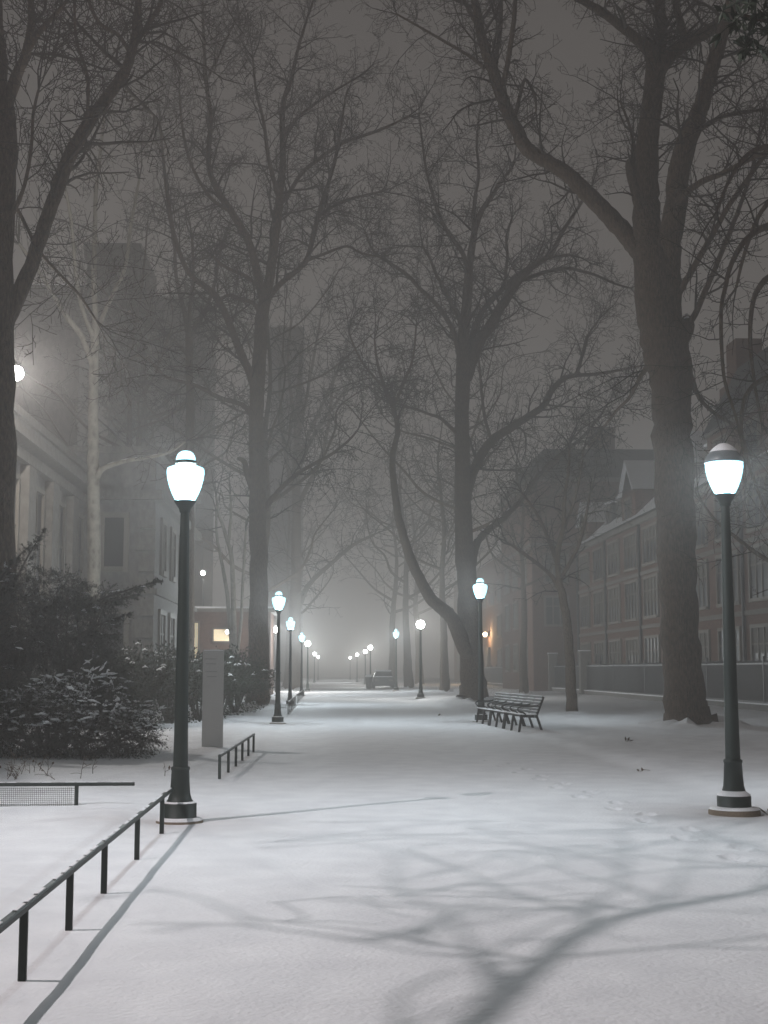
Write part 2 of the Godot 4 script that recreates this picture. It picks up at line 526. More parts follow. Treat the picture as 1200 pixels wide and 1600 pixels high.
func build_traced_trees() -> void:
	tree("bare_tree", "thick dark trunk at the very left edge with a long limb slanting up", "tree", Vector3(-7.22, 0, -29.5), 101, "bark", [
		["trunk", 1, false, [Vector4(0.01, -0.28, 0.00, 0.676), Vector4(0.01, 0.20, 0.00, 0.596), Vector4(-0.01, 1.56, 0.00, 0.545), Vector4(-0.09, 4.33, 0.00, 0.537), Vector4(-0.20, 7.88, 0.00, 0.538), Vector4(-0.32, 10.78, 0.00, 0.508), Vector4(-0.37, 13.31, 0.00, 0.570), Vector4(-0.55, 15.27, 0.00, 0.488), Vector4(-0.72, 17.73, 0.00, 0.377), Vector4(-0.82, 19.92, 0.00, 0.204)]],
		["limb", 0.3, false, [Vector4(0.00, 9.03, 0.00, 0.225), Vector4(0.32, 10.00, -0.20, 0.185), Vector4(0.58, 10.88, -0.40, 0.165), Vector4(0.82, 11.94, -0.60, 0.160), Vector4(1.20, 13.35, -0.80, 0.162), Vector4(1.55, 14.21, -1.00, 0.156), Vector4(1.96, 15.02, -1.20, 0.143), Vector4(2.35, 15.75, -1.40, 0.129), Vector4(2.53, 16.59, -1.60, 0.107), Vector4(2.58, 17.49, -1.80, 0.093), Vector4(2.57, 18.92, -2.00, 0.063)]],
		["limb", 0.2, false, [Vector4(2.51, 16.47, -1.60, 0.069), Vector4(2.78, 17.30, -2.07, 0.062), Vector4(3.02, 18.11, -2.53, 0.056), Vector4(3.23, 19.31, -3.00, 0.040)]],
		["limb", 0.2, false, [Vector4(2.46, 16.33, -1.50, 0.053), Vector4(2.28, 16.45, -0.88, 0.048), Vector4(1.95, 16.42, -0.25, 0.044), Vector4(1.79, 16.66, 0.38, 0.037), Vector4(1.70, 17.09, 1.00, 0.028)]],
		["limb", 0.2, false, [Vector4(1.57, 14.17, -0.90, 0.047), Vector4(1.67, 14.49, -0.55, 0.041), Vector4(1.70, 15.17, -0.20, 0.036), Vector4(1.50, 15.82, 0.15, 0.032), Vector4(1.50, 16.59, 0.50, 0.029)]],
		["limb", 0.2, false, [Vector4(-0.12, 14.22, 0.00, 0.186), Vector4(0.22, 14.85, 0.30, 0.128), Vector4(0.48, 15.24, 0.60, 0.106), Vector4(0.65, 15.77, 0.90, 0.084), Vector4(0.68, 16.21, 1.20, 0.069), Vector4(0.62, 16.93, 1.50, 0.041)]],
		["limb", 0.2, false, [Vector4(0.48, 15.25, 0.60, 0.064), Vector4(0.85, 15.46, 1.08, 0.056), Vector4(1.23, 15.63, 1.55, 0.048), Vector4(1.62, 15.76, 2.03, 0.041), Vector4(2.06, 16.13, 2.50, 0.027)]],
		["limb", 0.2, false, [Vector4(-0.04, 12.12, 0.00, 0.114), Vector4(0.19, 11.97, -0.40, 0.043), Vector4(0.59, 11.20, -0.80, 0.038), Vector4(1.03, 10.72, -1.20, 0.035), Vector4(1.41, 10.35, -1.60, 0.033), Vector4(1.73, 9.87, -2.00, 0.023)]],
		["limb", 0.3, false, [Vector4(0.01, 11.45, 0.00, 0.085), Vector4(0.48, 12.10, 0.50, 0.042), Vector4(0.75, 12.78, 1.00, 0.036), Vector4(0.89, 13.45, 1.50, 0.033), Vector4(1.10, 13.80, 2.00, 0.027)]],
		["limb", 0.2, false, [Vector4(-0.09, 13.02, 0.00, 0.086), Vector4(-0.66, 13.62, 0.33, 0.071), Vector4(-1.31, 14.65, 0.67, 0.056), Vector4(-1.94, 15.37, 1.00, 0.042)]],
	], {"gap": [0.34, 0.32, 0.27, 0.25], "len": 2.6, "thin": 0.008}, "bare trees along the walk")
	tree("bare_tree", "big bare tree left of the walk whose trunk stands behind a lamp post", "tree", Vector3(-2.80, 0, -57.0), 102, "bark", [
		["trunk", 1, false, [Vector4(0.03, -0.16, 0.00, 0.641), Vector4(-0.00, 0.32, 0.00, 0.513), Vector4(0.01, 1.25, 0.00, 0.450), Vector4(-0.02, 4.20, 0.00, 0.399), Vector4(-0.08, 6.92, 0.00, 0.368), Vector4(-0.13, 9.66, 0.00, 0.349), Vector4(-0.19, 12.43, 0.00, 0.318), Vector4(-0.11, 14.96, 0.00, 0.297), Vector4(-0.02, 16.65, 0.00, 0.276), Vector4(0.11, 17.74, 0.00, 0.266)]],
		["limb", 0.12, false, [Vector4(0.09, 17.37, 0.00, 0.232), Vector4(0.32, 18.68, -0.10, 0.211), Vector4(0.49, 20.30, -0.20, 0.201), Vector4(0.65, 21.64, -0.30, 0.191), Vector4(0.72, 22.55, -0.40, 0.169), Vector4(0.82, 23.91, -0.50, 0.147), Vector4(0.80, 25.08, -0.60, 0.136), Vector4(0.81, 26.76, -0.70, 0.114), Vector4(1.17, 28.07, -0.80, 0.092), Vector4(1.56, 29.94, -0.90, 0.069), Vector4(2.12, 31.83, -1.00, 0.052)]],
		["limb", 0.1, false, [Vector4(0.69, 22.24, -0.50, 0.113), Vector4(0.42, 23.01, 0.00, 0.101), Vector4(0.18, 24.04, 0.50, 0.089), Vector4(0.02, 25.19, 1.00, 0.072), Vector4(-0.30, 26.41, 1.50, 0.060), Vector4(-0.42, 27.61, 2.00, 0.044)]],
		["limb", 0.1, false, [Vector4(0.66, 22.06, -0.50, 0.113), Vector4(1.02, 22.57, -0.92, 0.102), Vector4(1.60, 23.74, -1.33, 0.092), Vector4(2.16, 24.42, -1.75, 0.093), Vector4(3.47, 25.55, -2.17, 0.082), Vector4(5.22, 26.40, -2.58, 0.071), Vector4(6.55, 27.25, -3.00, 0.048)]],
		["limb", 0.1, false, [Vector4(0.06, 17.22, 0.00, 0.155), Vector4(0.38, 17.90, -0.28, 0.134), Vector4(0.86, 18.54, -0.56, 0.123), Vector4(1.83, 19.53, -0.83, 0.113), Vector4(2.19, 20.92, -1.11, 0.114), Vector4(2.38, 21.84, -1.39, 0.103), Vector4(2.78, 23.29, -1.67, 0.092), Vector4(3.18, 24.85, -1.94, 0.082), Vector4(3.38, 26.21, -2.22, 0.070), Vector4(3.61, 27.97, -2.50, 0.047)]],
		["limb", 0.1, false, [Vector4(2.35, 21.89, -1.80, 0.081), Vector4(3.19, 22.71, -2.37, 0.070), Vector4(3.90, 23.22, -2.93, 0.062), Vector4(5.34, 23.79, -3.50, 0.048)]],
		["limb", 0.1, false, [Vector4(1.91, 19.71, -1.20, 0.077), Vector4(2.79, 20.23, -1.70, 0.069), Vector4(3.69, 20.70, -2.20, 0.061), Vector4(4.31, 20.57, -2.70, 0.053), Vector4(5.24, 20.53, -3.20, 0.041)]],
		["limb", 0.1, false, [Vector4(0.03, 17.51, 0.00, 0.188), Vector4(-0.33, 19.16, 0.28, 0.177), Vector4(-0.72, 20.23, 0.56, 0.165), Vector4(-1.29, 21.10, 0.83, 0.154), Vector4(-2.13, 22.47, 1.11, 0.131), Vector4(-2.29, 23.44, 1.39, 0.109), Vector4(-2.21, 24.98, 1.67, 0.098), Vector4(-2.40, 26.54, 1.94, 0.087), Vector4(-2.51, 28.32, 2.22, 0.065), Vector4(-2.56, 29.90, 2.50, 0.049)]],
		["limb", 0.1, false, [Vector4(-1.37, 21.19, 0.90, 0.088), Vector4(-2.13, 21.47, 1.67, 0.076), Vector4(-2.88, 22.57, 2.45, 0.064), Vector4(-3.22, 23.91, 3.23, 0.055), Vector4(-3.29, 25.23, 4.00, 0.042)]],
		["limb", 0.1, false, [Vector4(-0.17, 12.71, 0.00, 0.197), Vector4(-0.33, 13.76, 0.30, 0.186), Vector4(-0.70, 14.67, 0.60, 0.174), Vector4(-1.10, 15.60, 0.90, 0.163), Vector4(-1.56, 16.74, 1.20, 0.151), Vector4(-2.03, 17.42, 1.50, 0.140), Vector4(-3.00, 18.18, 1.80, 0.107), Vector4(-3.56, 19.49, 2.10, 0.096), Vector4(-3.81, 20.82, 2.40, 0.085), Vector4(-4.05, 22.73, 2.70, 0.064), Vector4(-4.18, 24.27, 3.00, 0.042)]],
		["limb", 0.1, false, [Vector4(-0.05, 16.94, 0.00, 0.111), Vector4(-0.36, 17.28, 0.38, 0.099), Vector4(-0.86, 17.34, 0.75, 0.093), Vector4(-1.44, 17.40, 1.12, 0.076), Vector4(-1.94, 16.79, 1.50, 0.054)]],
		["limb", 0.1, false, [Vector4(-0.14, 18.08, 0.00, 0.094), Vector4(-0.62, 18.31, 0.83, 0.082), Vector4(-1.55, 18.52, 1.67, 0.070), Vector4(-1.96, 18.72, 2.50, 0.050)]],
		["limb", 0.45, true, [Vector4(-0.16, 11.93, 0.00, 0.175), Vector4(-0.42, 12.43, 0.27, 0.120), Vector4(-0.79, 12.82, 0.55, 0.108), Vector4(-1.67, 13.03, 0.82, 0.100), Vector4(-2.38, 13.36, 1.09, 0.091), Vector4(-2.84, 13.51, 1.36, 0.080), Vector4(-3.82, 13.72, 1.64, 0.069), Vector4(-4.25, 14.06, 1.91, 0.063), Vector4(-4.61, 14.40, 2.18, 0.058), Vector4(-5.05, 14.44, 2.45, 0.055), Vector4(-5.52, 13.99, 2.73, 0.047), Vector4(-5.68, 13.61, 3.00, 0.036)]],
		["limb", 0.6, true, [Vector4(-5.32, 14.22, 2.70, 0.042), Vector4(-5.65, 13.64, 2.88, 0.036), Vector4(-5.50, 13.13, 3.05, 0.033), Vector4(-5.73, 12.90, 3.23, 0.031), Vector4(-6.01, 13.10, 3.40, 0.026)]],
		["limb", 0.2, false, [Vector4(-0.06, 8.15, 0.00, 0.174), Vector4(0.52, 8.93, -0.29, 0.120), Vector4(1.02, 9.55, -0.57, 0.099), Vector4(1.65, 10.13, -0.86, 0.089), Vector4(2.25, 10.54, -1.14, 0.078), Vector4(3.09, 11.07, -1.43, 0.067), Vector4(3.80, 11.70, -1.71, 0.054), Vector4(4.23, 12.27, -2.00, 0.037)]],
		["stub", 1, true, [Vector4(-0.24, 9.11, 0.00, 0.174), Vector4(-0.56, 9.89, 0.27, 0.130), Vector4(-0.65, 10.35, 0.53, 0.108), Vector4(-0.91, 10.47, 0.80, 0.086)]],
		["limb", 0.15, false, [Vector4(0.77, 26.07, -2.50, 0.094), Vector4(1.53, 27.36, -3.33, 0.078), Vector4(2.72, 28.69, -4.17, 0.064), Vector4(4.26, 30.05, -5.00, 0.049)]],
		["limb", 0.15, false, [Vector4(-2.58, 27.42, 0.00, 0.067), Vector4(-2.04, 29.30, -1.00, 0.057), Vector4(-1.47, 31.34, -2.00, 0.047)]],
	], {"gap": [0.38, 0.33, 0.26, 0.3], "len": 2.8, "thin": 0.0095}, "bare trees along the walk")
	tree("pale_barked_tree", "slender pale barked tree against the stone hall", "tree", Vector3(-7.81, 0, -46.5), 103, "pale_bark", [
		["trunk", 1, false, [Vector4(0.00, -0.02, 0.00, 0.258), Vector4(-0.09, 2.62, 0.00, 0.228), Vector4(-0.15, 5.25, 0.00, 0.218), Vector4(-0.24, 7.92, 0.00, 0.209), Vector4(-0.28, 9.49, 0.00, 0.187), Vector4(-0.33, 11.52, 0.00, 0.166), Vector4(-0.32, 12.90, 0.00, 0.156), Vector4(-0.30, 13.81, 0.00, 0.123)]],
		["limb", 0.15, false, [Vector4(-0.32, 11.98, 0.00, 0.111), Vector4(-0.67, 13.05, 0.30, 0.099), Vector4(-1.19, 13.76, 0.60, 0.088), Vector4(-1.70, 14.58, 0.90, 0.076), Vector4(-2.21, 15.39, 1.20, 0.065), Vector4(-2.70, 16.07, 1.50, 0.054)]],
		["limb", 0.15, false, [Vector4(-0.29, 13.58, 0.00, 0.111), Vector4(-0.45, 15.29, -0.30, 0.095), Vector4(-0.52, 16.91, -0.60, 0.086), Vector4(-0.57, 18.80, -0.90, 0.074), Vector4(-0.48, 20.61, -1.20, 0.065), Vector4(-0.41, 22.45, -1.50, 0.047)]],
		["limb", 0.15, false, [Vector4(-0.33, 13.12, 0.00, 0.089), Vector4(-0.69, 14.10, 0.62, 0.075), Vector4(-0.82, 15.28, 1.25, 0.065), Vector4(-0.87, 16.65, 1.88, 0.056), Vector4(-1.05, 17.99, 2.50, 0.043)]],
		["limb", 0.15, false, [Vector4(-0.29, 13.35, 0.00, 0.089), Vector4(0.09, 14.65, -0.50, 0.077), Vector4(0.51, 15.98, -1.00, 0.069), Vector4(0.63, 17.82, -1.50, 0.060), Vector4(0.82, 19.71, -2.00, 0.047)]],
		["limb", 0.3, true, [Vector4(-0.20, 8.09, 0.00, 0.132), Vector4(0.09, 8.49, 0.20, 0.092), Vector4(0.77, 8.71, 0.40, 0.070), Vector4(1.56, 8.82, 0.60, 0.057), Vector4(2.39, 8.97, 0.80, 0.044), Vector4(3.01, 9.34, 1.00, 0.028)]],
	], {"gap": [0.6, 0.42, 0.32, 0.3], "len": 2.4, "thin": 0.008}, "")
	tree("bare_tree", "straight dark bare tree at the stone wing's corner", "tree", Vector3(-6.22, 0, -63.0), 104, "bark", [
		["trunk", 1, false, [Vector4(0.00, -0.07, 0.00, 0.294), Vector4(-0.03, 1.81, 0.00, 0.206), Vector4(-0.10, 5.96, 0.00, 0.193), Vector4(-0.17, 10.18, 0.00, 0.195), Vector4(-0.23, 13.85, 0.00, 0.196), Vector4(-0.30, 16.33, 0.00, 0.182), Vector4(-0.35, 17.42, 0.00, 0.182)]],
		["limb", 0.1, false, [Vector4(-0.35, 17.26, 0.00, 0.137), Vector4(-0.49, 18.27, 0.30, 0.121), Vector4(-0.65, 18.94, 0.60, 0.108), Vector4(-0.91, 20.12, 0.90, 0.090), Vector4(-0.99, 21.58, 1.20, 0.072), Vector4(-1.28, 23.03, 1.50, 0.054)]],
		["limb", 0.1, false, [Vector4(-0.32, 17.11, 0.00, 0.136), Vector4(-0.09, 17.90, -0.30, 0.122), Vector4(0.18, 18.62, -0.60, 0.111), Vector4(0.42, 19.15, -0.90, 0.099), Vector4(0.75, 20.45, -1.20, 0.081), Vector4(0.98, 22.16, -1.50, 0.063)]],
		["limb", 0.1, false, [Vector4(-0.35, 17.42, 0.00, 0.106), Vector4(-0.23, 18.60, 0.83, 0.090), Vector4(-0.02, 19.90, 1.67, 0.077), Vector4(-0.02, 21.48, 2.50, 0.059)]],
		["limb", 0.2, false, [Vector4(-0.30, 16.33, 0.00, 0.091), Vector4(-0.87, 17.11, -0.67, 0.080), Vector4(-1.73, 17.90, -1.33, 0.068), Vector4(-2.45, 18.70, -2.00, 0.050)]],
	], {"gap": [0.6, 0.5, 0.4, 0.3], "len": 2.6, "thin": 0.010, "levels": 3}, "bare trees along the walk")
	tree("pale_barked_tree", "small pale many stemmed tree lit in front of the entrance pavilion", "tree", Vector3(-5.26, 0, -79.0), 105, "pale_bark", [
		["stem", 0.7, false, [Vector4(0.04, -0.06, 0.00, 0.185), Vector4(-0.02, 1.82, 0.00, 0.167), Vector4(-0.10, 4.83, 0.00, 0.149), Vector4(-0.21, 7.60, 0.00, 0.135), Vector4(-0.34, 8.58, 0.00, 0.127), Vector4(-0.49, 9.07, 0.00, 0.112), Vector4(-0.84, 10.17, 0.00, 0.098), Vector4(-1.04, 10.70, 0.00, 0.083), Vector4(-1.21, 11.80, 0.00, 0.060)]],
		["stem", 0.7, false, [Vector4(-0.45, 8.96, 0.00, 0.097), Vector4(-0.38, 9.90, 0.10, 0.090), Vector4(-0.31, 10.68, 0.20, 0.075), Vector4(-0.36, 11.84, 0.30, 0.056)]],
		["stem", 0.7, false, [Vector4(-0.01, 1.12, 0.00, 0.130), Vector4(-0.37, 4.83, -0.08, 0.119), Vector4(-0.54, 6.30, -0.16, 0.112), Vector4(-0.87, 8.00, -0.24, 0.098), Vector4(-1.16, 9.40, -0.32, 0.083), Vector4(-1.23, 10.94, -0.40, 0.060)]],
		["stem", 0.6, false, [Vector4(-0.02, 1.49, 0.00, 0.111), Vector4(0.34, 4.08, 0.33, 0.096), Vector4(0.47, 7.03, 0.67, 0.082), Vector4(0.61, 9.62, 1.00, 0.059)]],
	], {"gap": [1.2, 0.8, 0.5, 0.3], "len": 1.6, "thin": 0.010, "levels": 2}, "")
	tree("bare_tree", "misty bare tree next along the left side behind the second lamp", "tree", Vector3(-2.63, 0, -110.0), 106, "bark", [
		["trunk", 1, false, [Vector4(-0.05, -0.25, 0.00, 0.931), Vector4(-0.00, 0.42, 0.00, 0.725), Vector4(0.03, 2.48, 0.00, 0.622), Vector4(0.12, 5.07, 0.00, 0.494), Vector4(0.20, 8.20, 0.00, 0.444), Vector4(0.22, 11.87, 0.00, 0.393), Vector4(0.18, 16.64, 0.00, 0.342), Vector4(0.26, 20.92, 0.00, 0.291), Vector4(0.38, 25.24, 0.00, 0.213), Vector4(0.57, 28.50, 0.00, 0.133)]],
		["limb", 0.1, false, [Vector4(0.42, 6.63, 0.00, 0.261), Vector4(1.08, 8.27, -0.40, 0.210), Vector4(2.01, 9.41, -0.80, 0.190), Vector4(3.17, 10.45, -1.20, 0.170), Vector4(4.87, 11.93, -1.60, 0.149), Vector4(6.70, 12.89, -2.00, 0.107)]],
		["limb", 0.1, false, [Vector4(0.20, 14.51, 0.00, 0.210), Vector4(1.09, 16.58, 0.50, 0.178), Vector4(2.13, 18.63, 1.00, 0.157), Vector4(2.74, 21.20, 1.50, 0.136), Vector4(3.14, 24.83, 2.00, 0.105)]],
		["limb", 0.1, false, [Vector4(0.23, 17.70, 0.00, 0.185), Vector4(1.32, 20.45, -0.33, 0.159), Vector4(2.63, 22.68, -0.67, 0.139), Vector4(4.23, 24.94, -1.00, 0.108)]],
		["limb", 0.1, false, [Vector4(0.19, 15.57, 0.00, 0.184), Vector4(-0.61, 18.72, 0.33, 0.158), Vector4(-1.06, 22.39, 0.67, 0.137), Vector4(-1.29, 26.08, 1.00, 0.105)]],
		["limb", 0.1, false, [Vector4(0.26, 20.38, 0.00, 0.159), Vector4(0.79, 22.88, 1.00, 0.137), Vector4(1.56, 26.95, 2.00, 0.115), Vector4(2.07, 29.91, 3.00, 0.083)]],
		["limb", 0.1, false, [Vector4(0.26, 20.38, 0.00, 0.159), Vector4(-0.27, 23.94, 1.00, 0.137), Vector4(-0.53, 26.93, 2.00, 0.115), Vector4(-0.27, 29.89, 3.00, 0.083)]],
		["limb", 0.1, false, [Vector4(0.22, 18.77, 0.00, 0.158), Vector4(2.09, 23.28, -1.00, 0.139), Vector4(3.97, 27.92, -2.00, 0.120), Vector4(5.07, 32.10, -3.00, 0.088)]],
	], {"gap": [0.8, 0.55, 0.42, 0.3], "len": 3.2, "thin": 0.015, "levels": 3}, "bare trees along the walk")
	tree("bare_tree", "big bare tree with a leaning second trunk behind the benches", "tree", Vector3(7.41, 0, -68.0), 107, "bark", [
		["trunk", 1, false, [Vector4(0.06, -0.29, 0.00, 1.066), Vector4(0.07, 0.22, 0.00, 0.776), Vector4(0.01, 1.18, 0.00, 0.648), Vector4(-0.07, 3.11, 0.00, 0.568), Vector4(-0.19, 5.05, 0.00, 0.521), Vector4(-0.33, 7.66, 0.00, 0.475), Vector4(-0.41, 10.29, 0.00, 0.411), Vector4(-0.43, 12.94, 0.00, 0.380), Vector4(-0.42, 14.95, 0.00, 0.364), Vector4(-0.37, 16.29, 0.00, 0.382), Vector4(-0.23, 17.47, 0.00, 0.366)]],
		["limb", 0.1, false, [Vector4(-0.40, 16.63, 0.00, 0.346), Vector4(-0.35, 18.49, 0.25, 0.306), Vector4(-0.16, 20.67, 0.50, 0.259), Vector4(-0.08, 22.30, 0.75, 0.209), Vector4(0.14, 23.82, 1.00, 0.173), Vector4(0.45, 24.93, 1.25, 0.146), Vector4(0.93, 25.70, 1.50, 0.122), Vector4(1.46, 26.47, 1.75, 0.099), Vector4(2.03, 27.17, 2.00, 0.073)]],
		["limb", 0.1, false, [Vector4(-0.17, 22.09, 1.30, 0.145), Vector4(-0.53, 22.74, 1.69, 0.121), Vector4(-1.12, 23.45, 2.07, 0.111), Vector4(-1.64, 24.15, 2.46, 0.101), Vector4(-2.15, 25.51, 2.84, 0.087), Vector4(-2.50, 26.69, 3.23, 0.071), Vector4(-2.68, 27.70, 3.61, 0.058), Vector4(-2.87, 29.03, 4.00, 0.042)]],
		["limb", 0.1, false, [Vector4(0.14, 23.79, 1.60, 0.109), Vector4(0.19, 25.55, 0.95, 0.100), Vector4(0.52, 27.52, 0.30, 0.084), Vector4(0.50, 29.53, -0.35, 0.065), Vector4(0.84, 31.96, -1.00, 0.052)]],
		["limb", 0.1, false, [Vector4(-0.24, 16.63, 0.00, 0.369), Vector4(0.24, 17.96, -0.30, 0.321), Vector4(0.68, 18.89, -0.60, 0.300), Vector4(1.23, 19.69, -0.90, 0.275), Vector4(1.96, 20.96, -1.20, 0.253), Vector4(2.70, 22.11, -1.50, 0.230), Vector4(3.55, 23.09, -1.80, 0.190), Vector4(4.65, 23.94, -2.10, 0.143), Vector4(5.42, 25.38, -2.40, 0.116), Vector4(6.20, 26.58, -2.70, 0.092), Vector4(7.17, 28.16, -3.00, 0.064)]],
		["limb", 0.1, false, [Vector4(-0.15, 17.42, -0.50, 0.198), Vector4(0.33, 19.26, -1.00, 0.176), Vector4(0.83, 20.54, -1.50, 0.151), Vector4(1.66, 21.57, -2.00, 0.142), Vector4(2.36, 22.40, -2.50, 0.129), Vector4(3.21, 23.20, -3.00, 0.116), Vector4(4.53, 24.09, -3.50, 0.092), Vector4(6.05, 24.53, -4.00, 0.075)]],
		["limb", 0.1, false, [Vector4(3.05, 22.47, -2.00, 0.128), Vector4(3.90, 22.88, -2.50, 0.119), Vector4(4.97, 23.33, -3.00, 0.106), Vector4(6.05, 23.57, -3.50, 0.096), Vector4(7.47, 23.38, -4.00, 0.079), Vector4(8.64, 23.06, -4.50, 0.065), Vector4(9.66, 22.96, -5.00, 0.044)]],
		["limb", 0.1, false, [Vector4(2.22, 21.94, -1.80, 0.103), Vector4(2.21, 22.91, -2.10, 0.094), Vector4(2.36, 23.90, -2.40, 0.084), Vector4(2.34, 25.07, -2.70, 0.067), Vector4(2.72, 26.26, -3.00, 0.046)]],
		["limb", 0.1, false, [Vector4(-0.50, 17.64, 0.00, 0.173), Vector4(-0.82, 18.81, 0.33, 0.136), Vector4(-1.34, 19.73, 0.67, 0.122), Vector4(-2.09, 20.50, 1.00, 0.112), Vector4(-2.71, 20.97, 1.33, 0.102), Vector4(-3.22, 21.44, 1.67, 0.098), Vector4(-3.89, 21.83, 2.00, 0.088), Vector4(-4.45, 22.08, 2.33, 0.071), Vector4(-5.14, 22.53, 2.67, 0.058), Vector4(-5.54, 23.41, 3.00, 0.042)]],
		["limb", 0.1, false, [Vector4(-0.39, 18.66, 0.00, 0.137), Vector4(-0.55, 19.59, 0.33, 0.123), Vector4(-1.01, 20.34, 0.67, 0.109), Vector4(-1.43, 21.08, 1.00, 0.099), Vector4(-1.82, 21.66, 1.33, 0.089), Vector4(-2.17, 22.39, 1.67, 0.072), Vector4(-2.58, 22.95, 2.00, 0.059)]],
		["limb", 0.1, false, [Vector4(-0.39, 9.63, 0.00, 0.292), Vector4(-0.04, 11.16, -0.33, 0.258), Vector4(0.47, 12.38, -0.67, 0.247), Vector4(1.19, 13.46, -1.00, 0.235), Vector4(2.35, 14.31, -1.33, 0.213), Vector4(3.43, 15.03, -1.67, 0.187), Vector4(4.17, 15.62, -2.00, 0.178), Vector4(4.65, 16.49, -2.33, 0.166), Vector4(5.27, 17.13, -2.67, 0.142), Vector4(5.93, 17.45, -3.00, 0.119), Vector4(7.05, 17.61, -3.33, 0.098), Vector4(8.36, 17.88, -3.67, 0.078), Vector4(9.86, 18.25, -4.00, 0.053)]],
		["limb", 0.1, false, [Vector4(6.10, 17.42, -3.00, 0.105), Vector4(6.46, 18.35, -3.50, 0.095), Vector4(6.78, 19.27, -4.00, 0.085), Vector4(7.07, 20.04, -4.50, 0.068), Vector4(7.80, 21.10, -5.00, 0.047)]],
		["limb", 0.1, false, [Vector4(1.28, 13.54, -1.50, 0.101), Vector4(0.90, 14.87, -1.33, 0.085), Vector4(0.73, 16.21, -1.17, 0.071), Vector4(0.58, 17.89, -1.00, 0.051)]],
		["limb", 0.25, true, [Vector4(-0.01, 6.68, 0.00, 0.242), Vector4(0.24, 7.83, -0.45, 0.208), Vector4(0.63, 8.47, -0.91, 0.196), Vector4(1.36, 9.12, -1.36, 0.174), Vector4(2.13, 9.75, -1.82, 0.162), Vector4(2.88, 10.52, -2.27, 0.140), Vector4(3.61, 11.52, -2.73, 0.127), Vector4(4.32, 12.35, -3.18, 0.114), Vector4(5.46, 13.37, -3.64, 0.105), Vector4(6.61, 14.27, -4.09, 0.088), Vector4(7.68, 15.54, -4.55, 0.068), Vector4(8.25, 16.36, -5.00, 0.047)]],
		["limb", 0.72, false, [Vector4(-0.02, 1.98, 0.00, 0.454), Vector4(-0.46, 2.94, 0.27, 0.430), Vector4(-1.03, 4.15, 0.53, 0.345), Vector4(-1.60, 4.69, 0.80, 0.321), Vector4(-2.16, 5.15, 1.07, 0.294), Vector4(-2.91, 6.47, 1.33, 0.259), Vector4(-3.47, 7.92, 1.60, 0.223), Vector4(-3.80, 9.07, 1.87, 0.200), Vector4(-4.00, 10.31, 2.13, 0.174), Vector4(-4.14, 11.87, 2.40, 0.152), Vector4(-4.03, 12.63, 2.67, 0.139), Vector4(-3.91, 13.38, 2.93, 0.129), Vector4(-4.18, 14.51, 3.20, 0.116), Vector4(-4.54, 15.28, 3.47, 0.094), Vector4(-4.92, 16.40, 3.73, 0.069), Vector4(-5.09, 17.61, 4.00, 0.047)]],
		["limb", 0.1, false, [Vector4(-4.19, 14.25, 3.40, 0.081), Vector4(-3.68, 15.41, 3.93, 0.069), Vector4(-3.25, 16.56, 4.47, 0.059), Vector4(-3.12, 18.01, 5.00, 0.046)]],
		["limb", 0.1, false, [Vector4(-4.51, 15.22, 3.60, 0.069), Vector4(-5.09, 15.69, 4.07, 0.065), Vector4(-5.82, 16.52, 4.53, 0.056), Vector4(-6.35, 17.66, 5.00, 0.040)]],
		["limb", 0.3, false, [Vector4(-0.62, 13.60, 0.00, 0.122), Vector4(-1.53, 14.32, 0.62, 0.085), Vector4(-2.23, 14.46, 1.25, 0.071), Vector4(-3.08, 14.62, 1.88, 0.061), Vector4(-4.02, 14.75, 2.50, 0.048)]],
	], {"gap": [0.42, 0.36, 0.3, 0.3], "len": 3.0, "thin": 0.0105}, "bare trees along the walk")
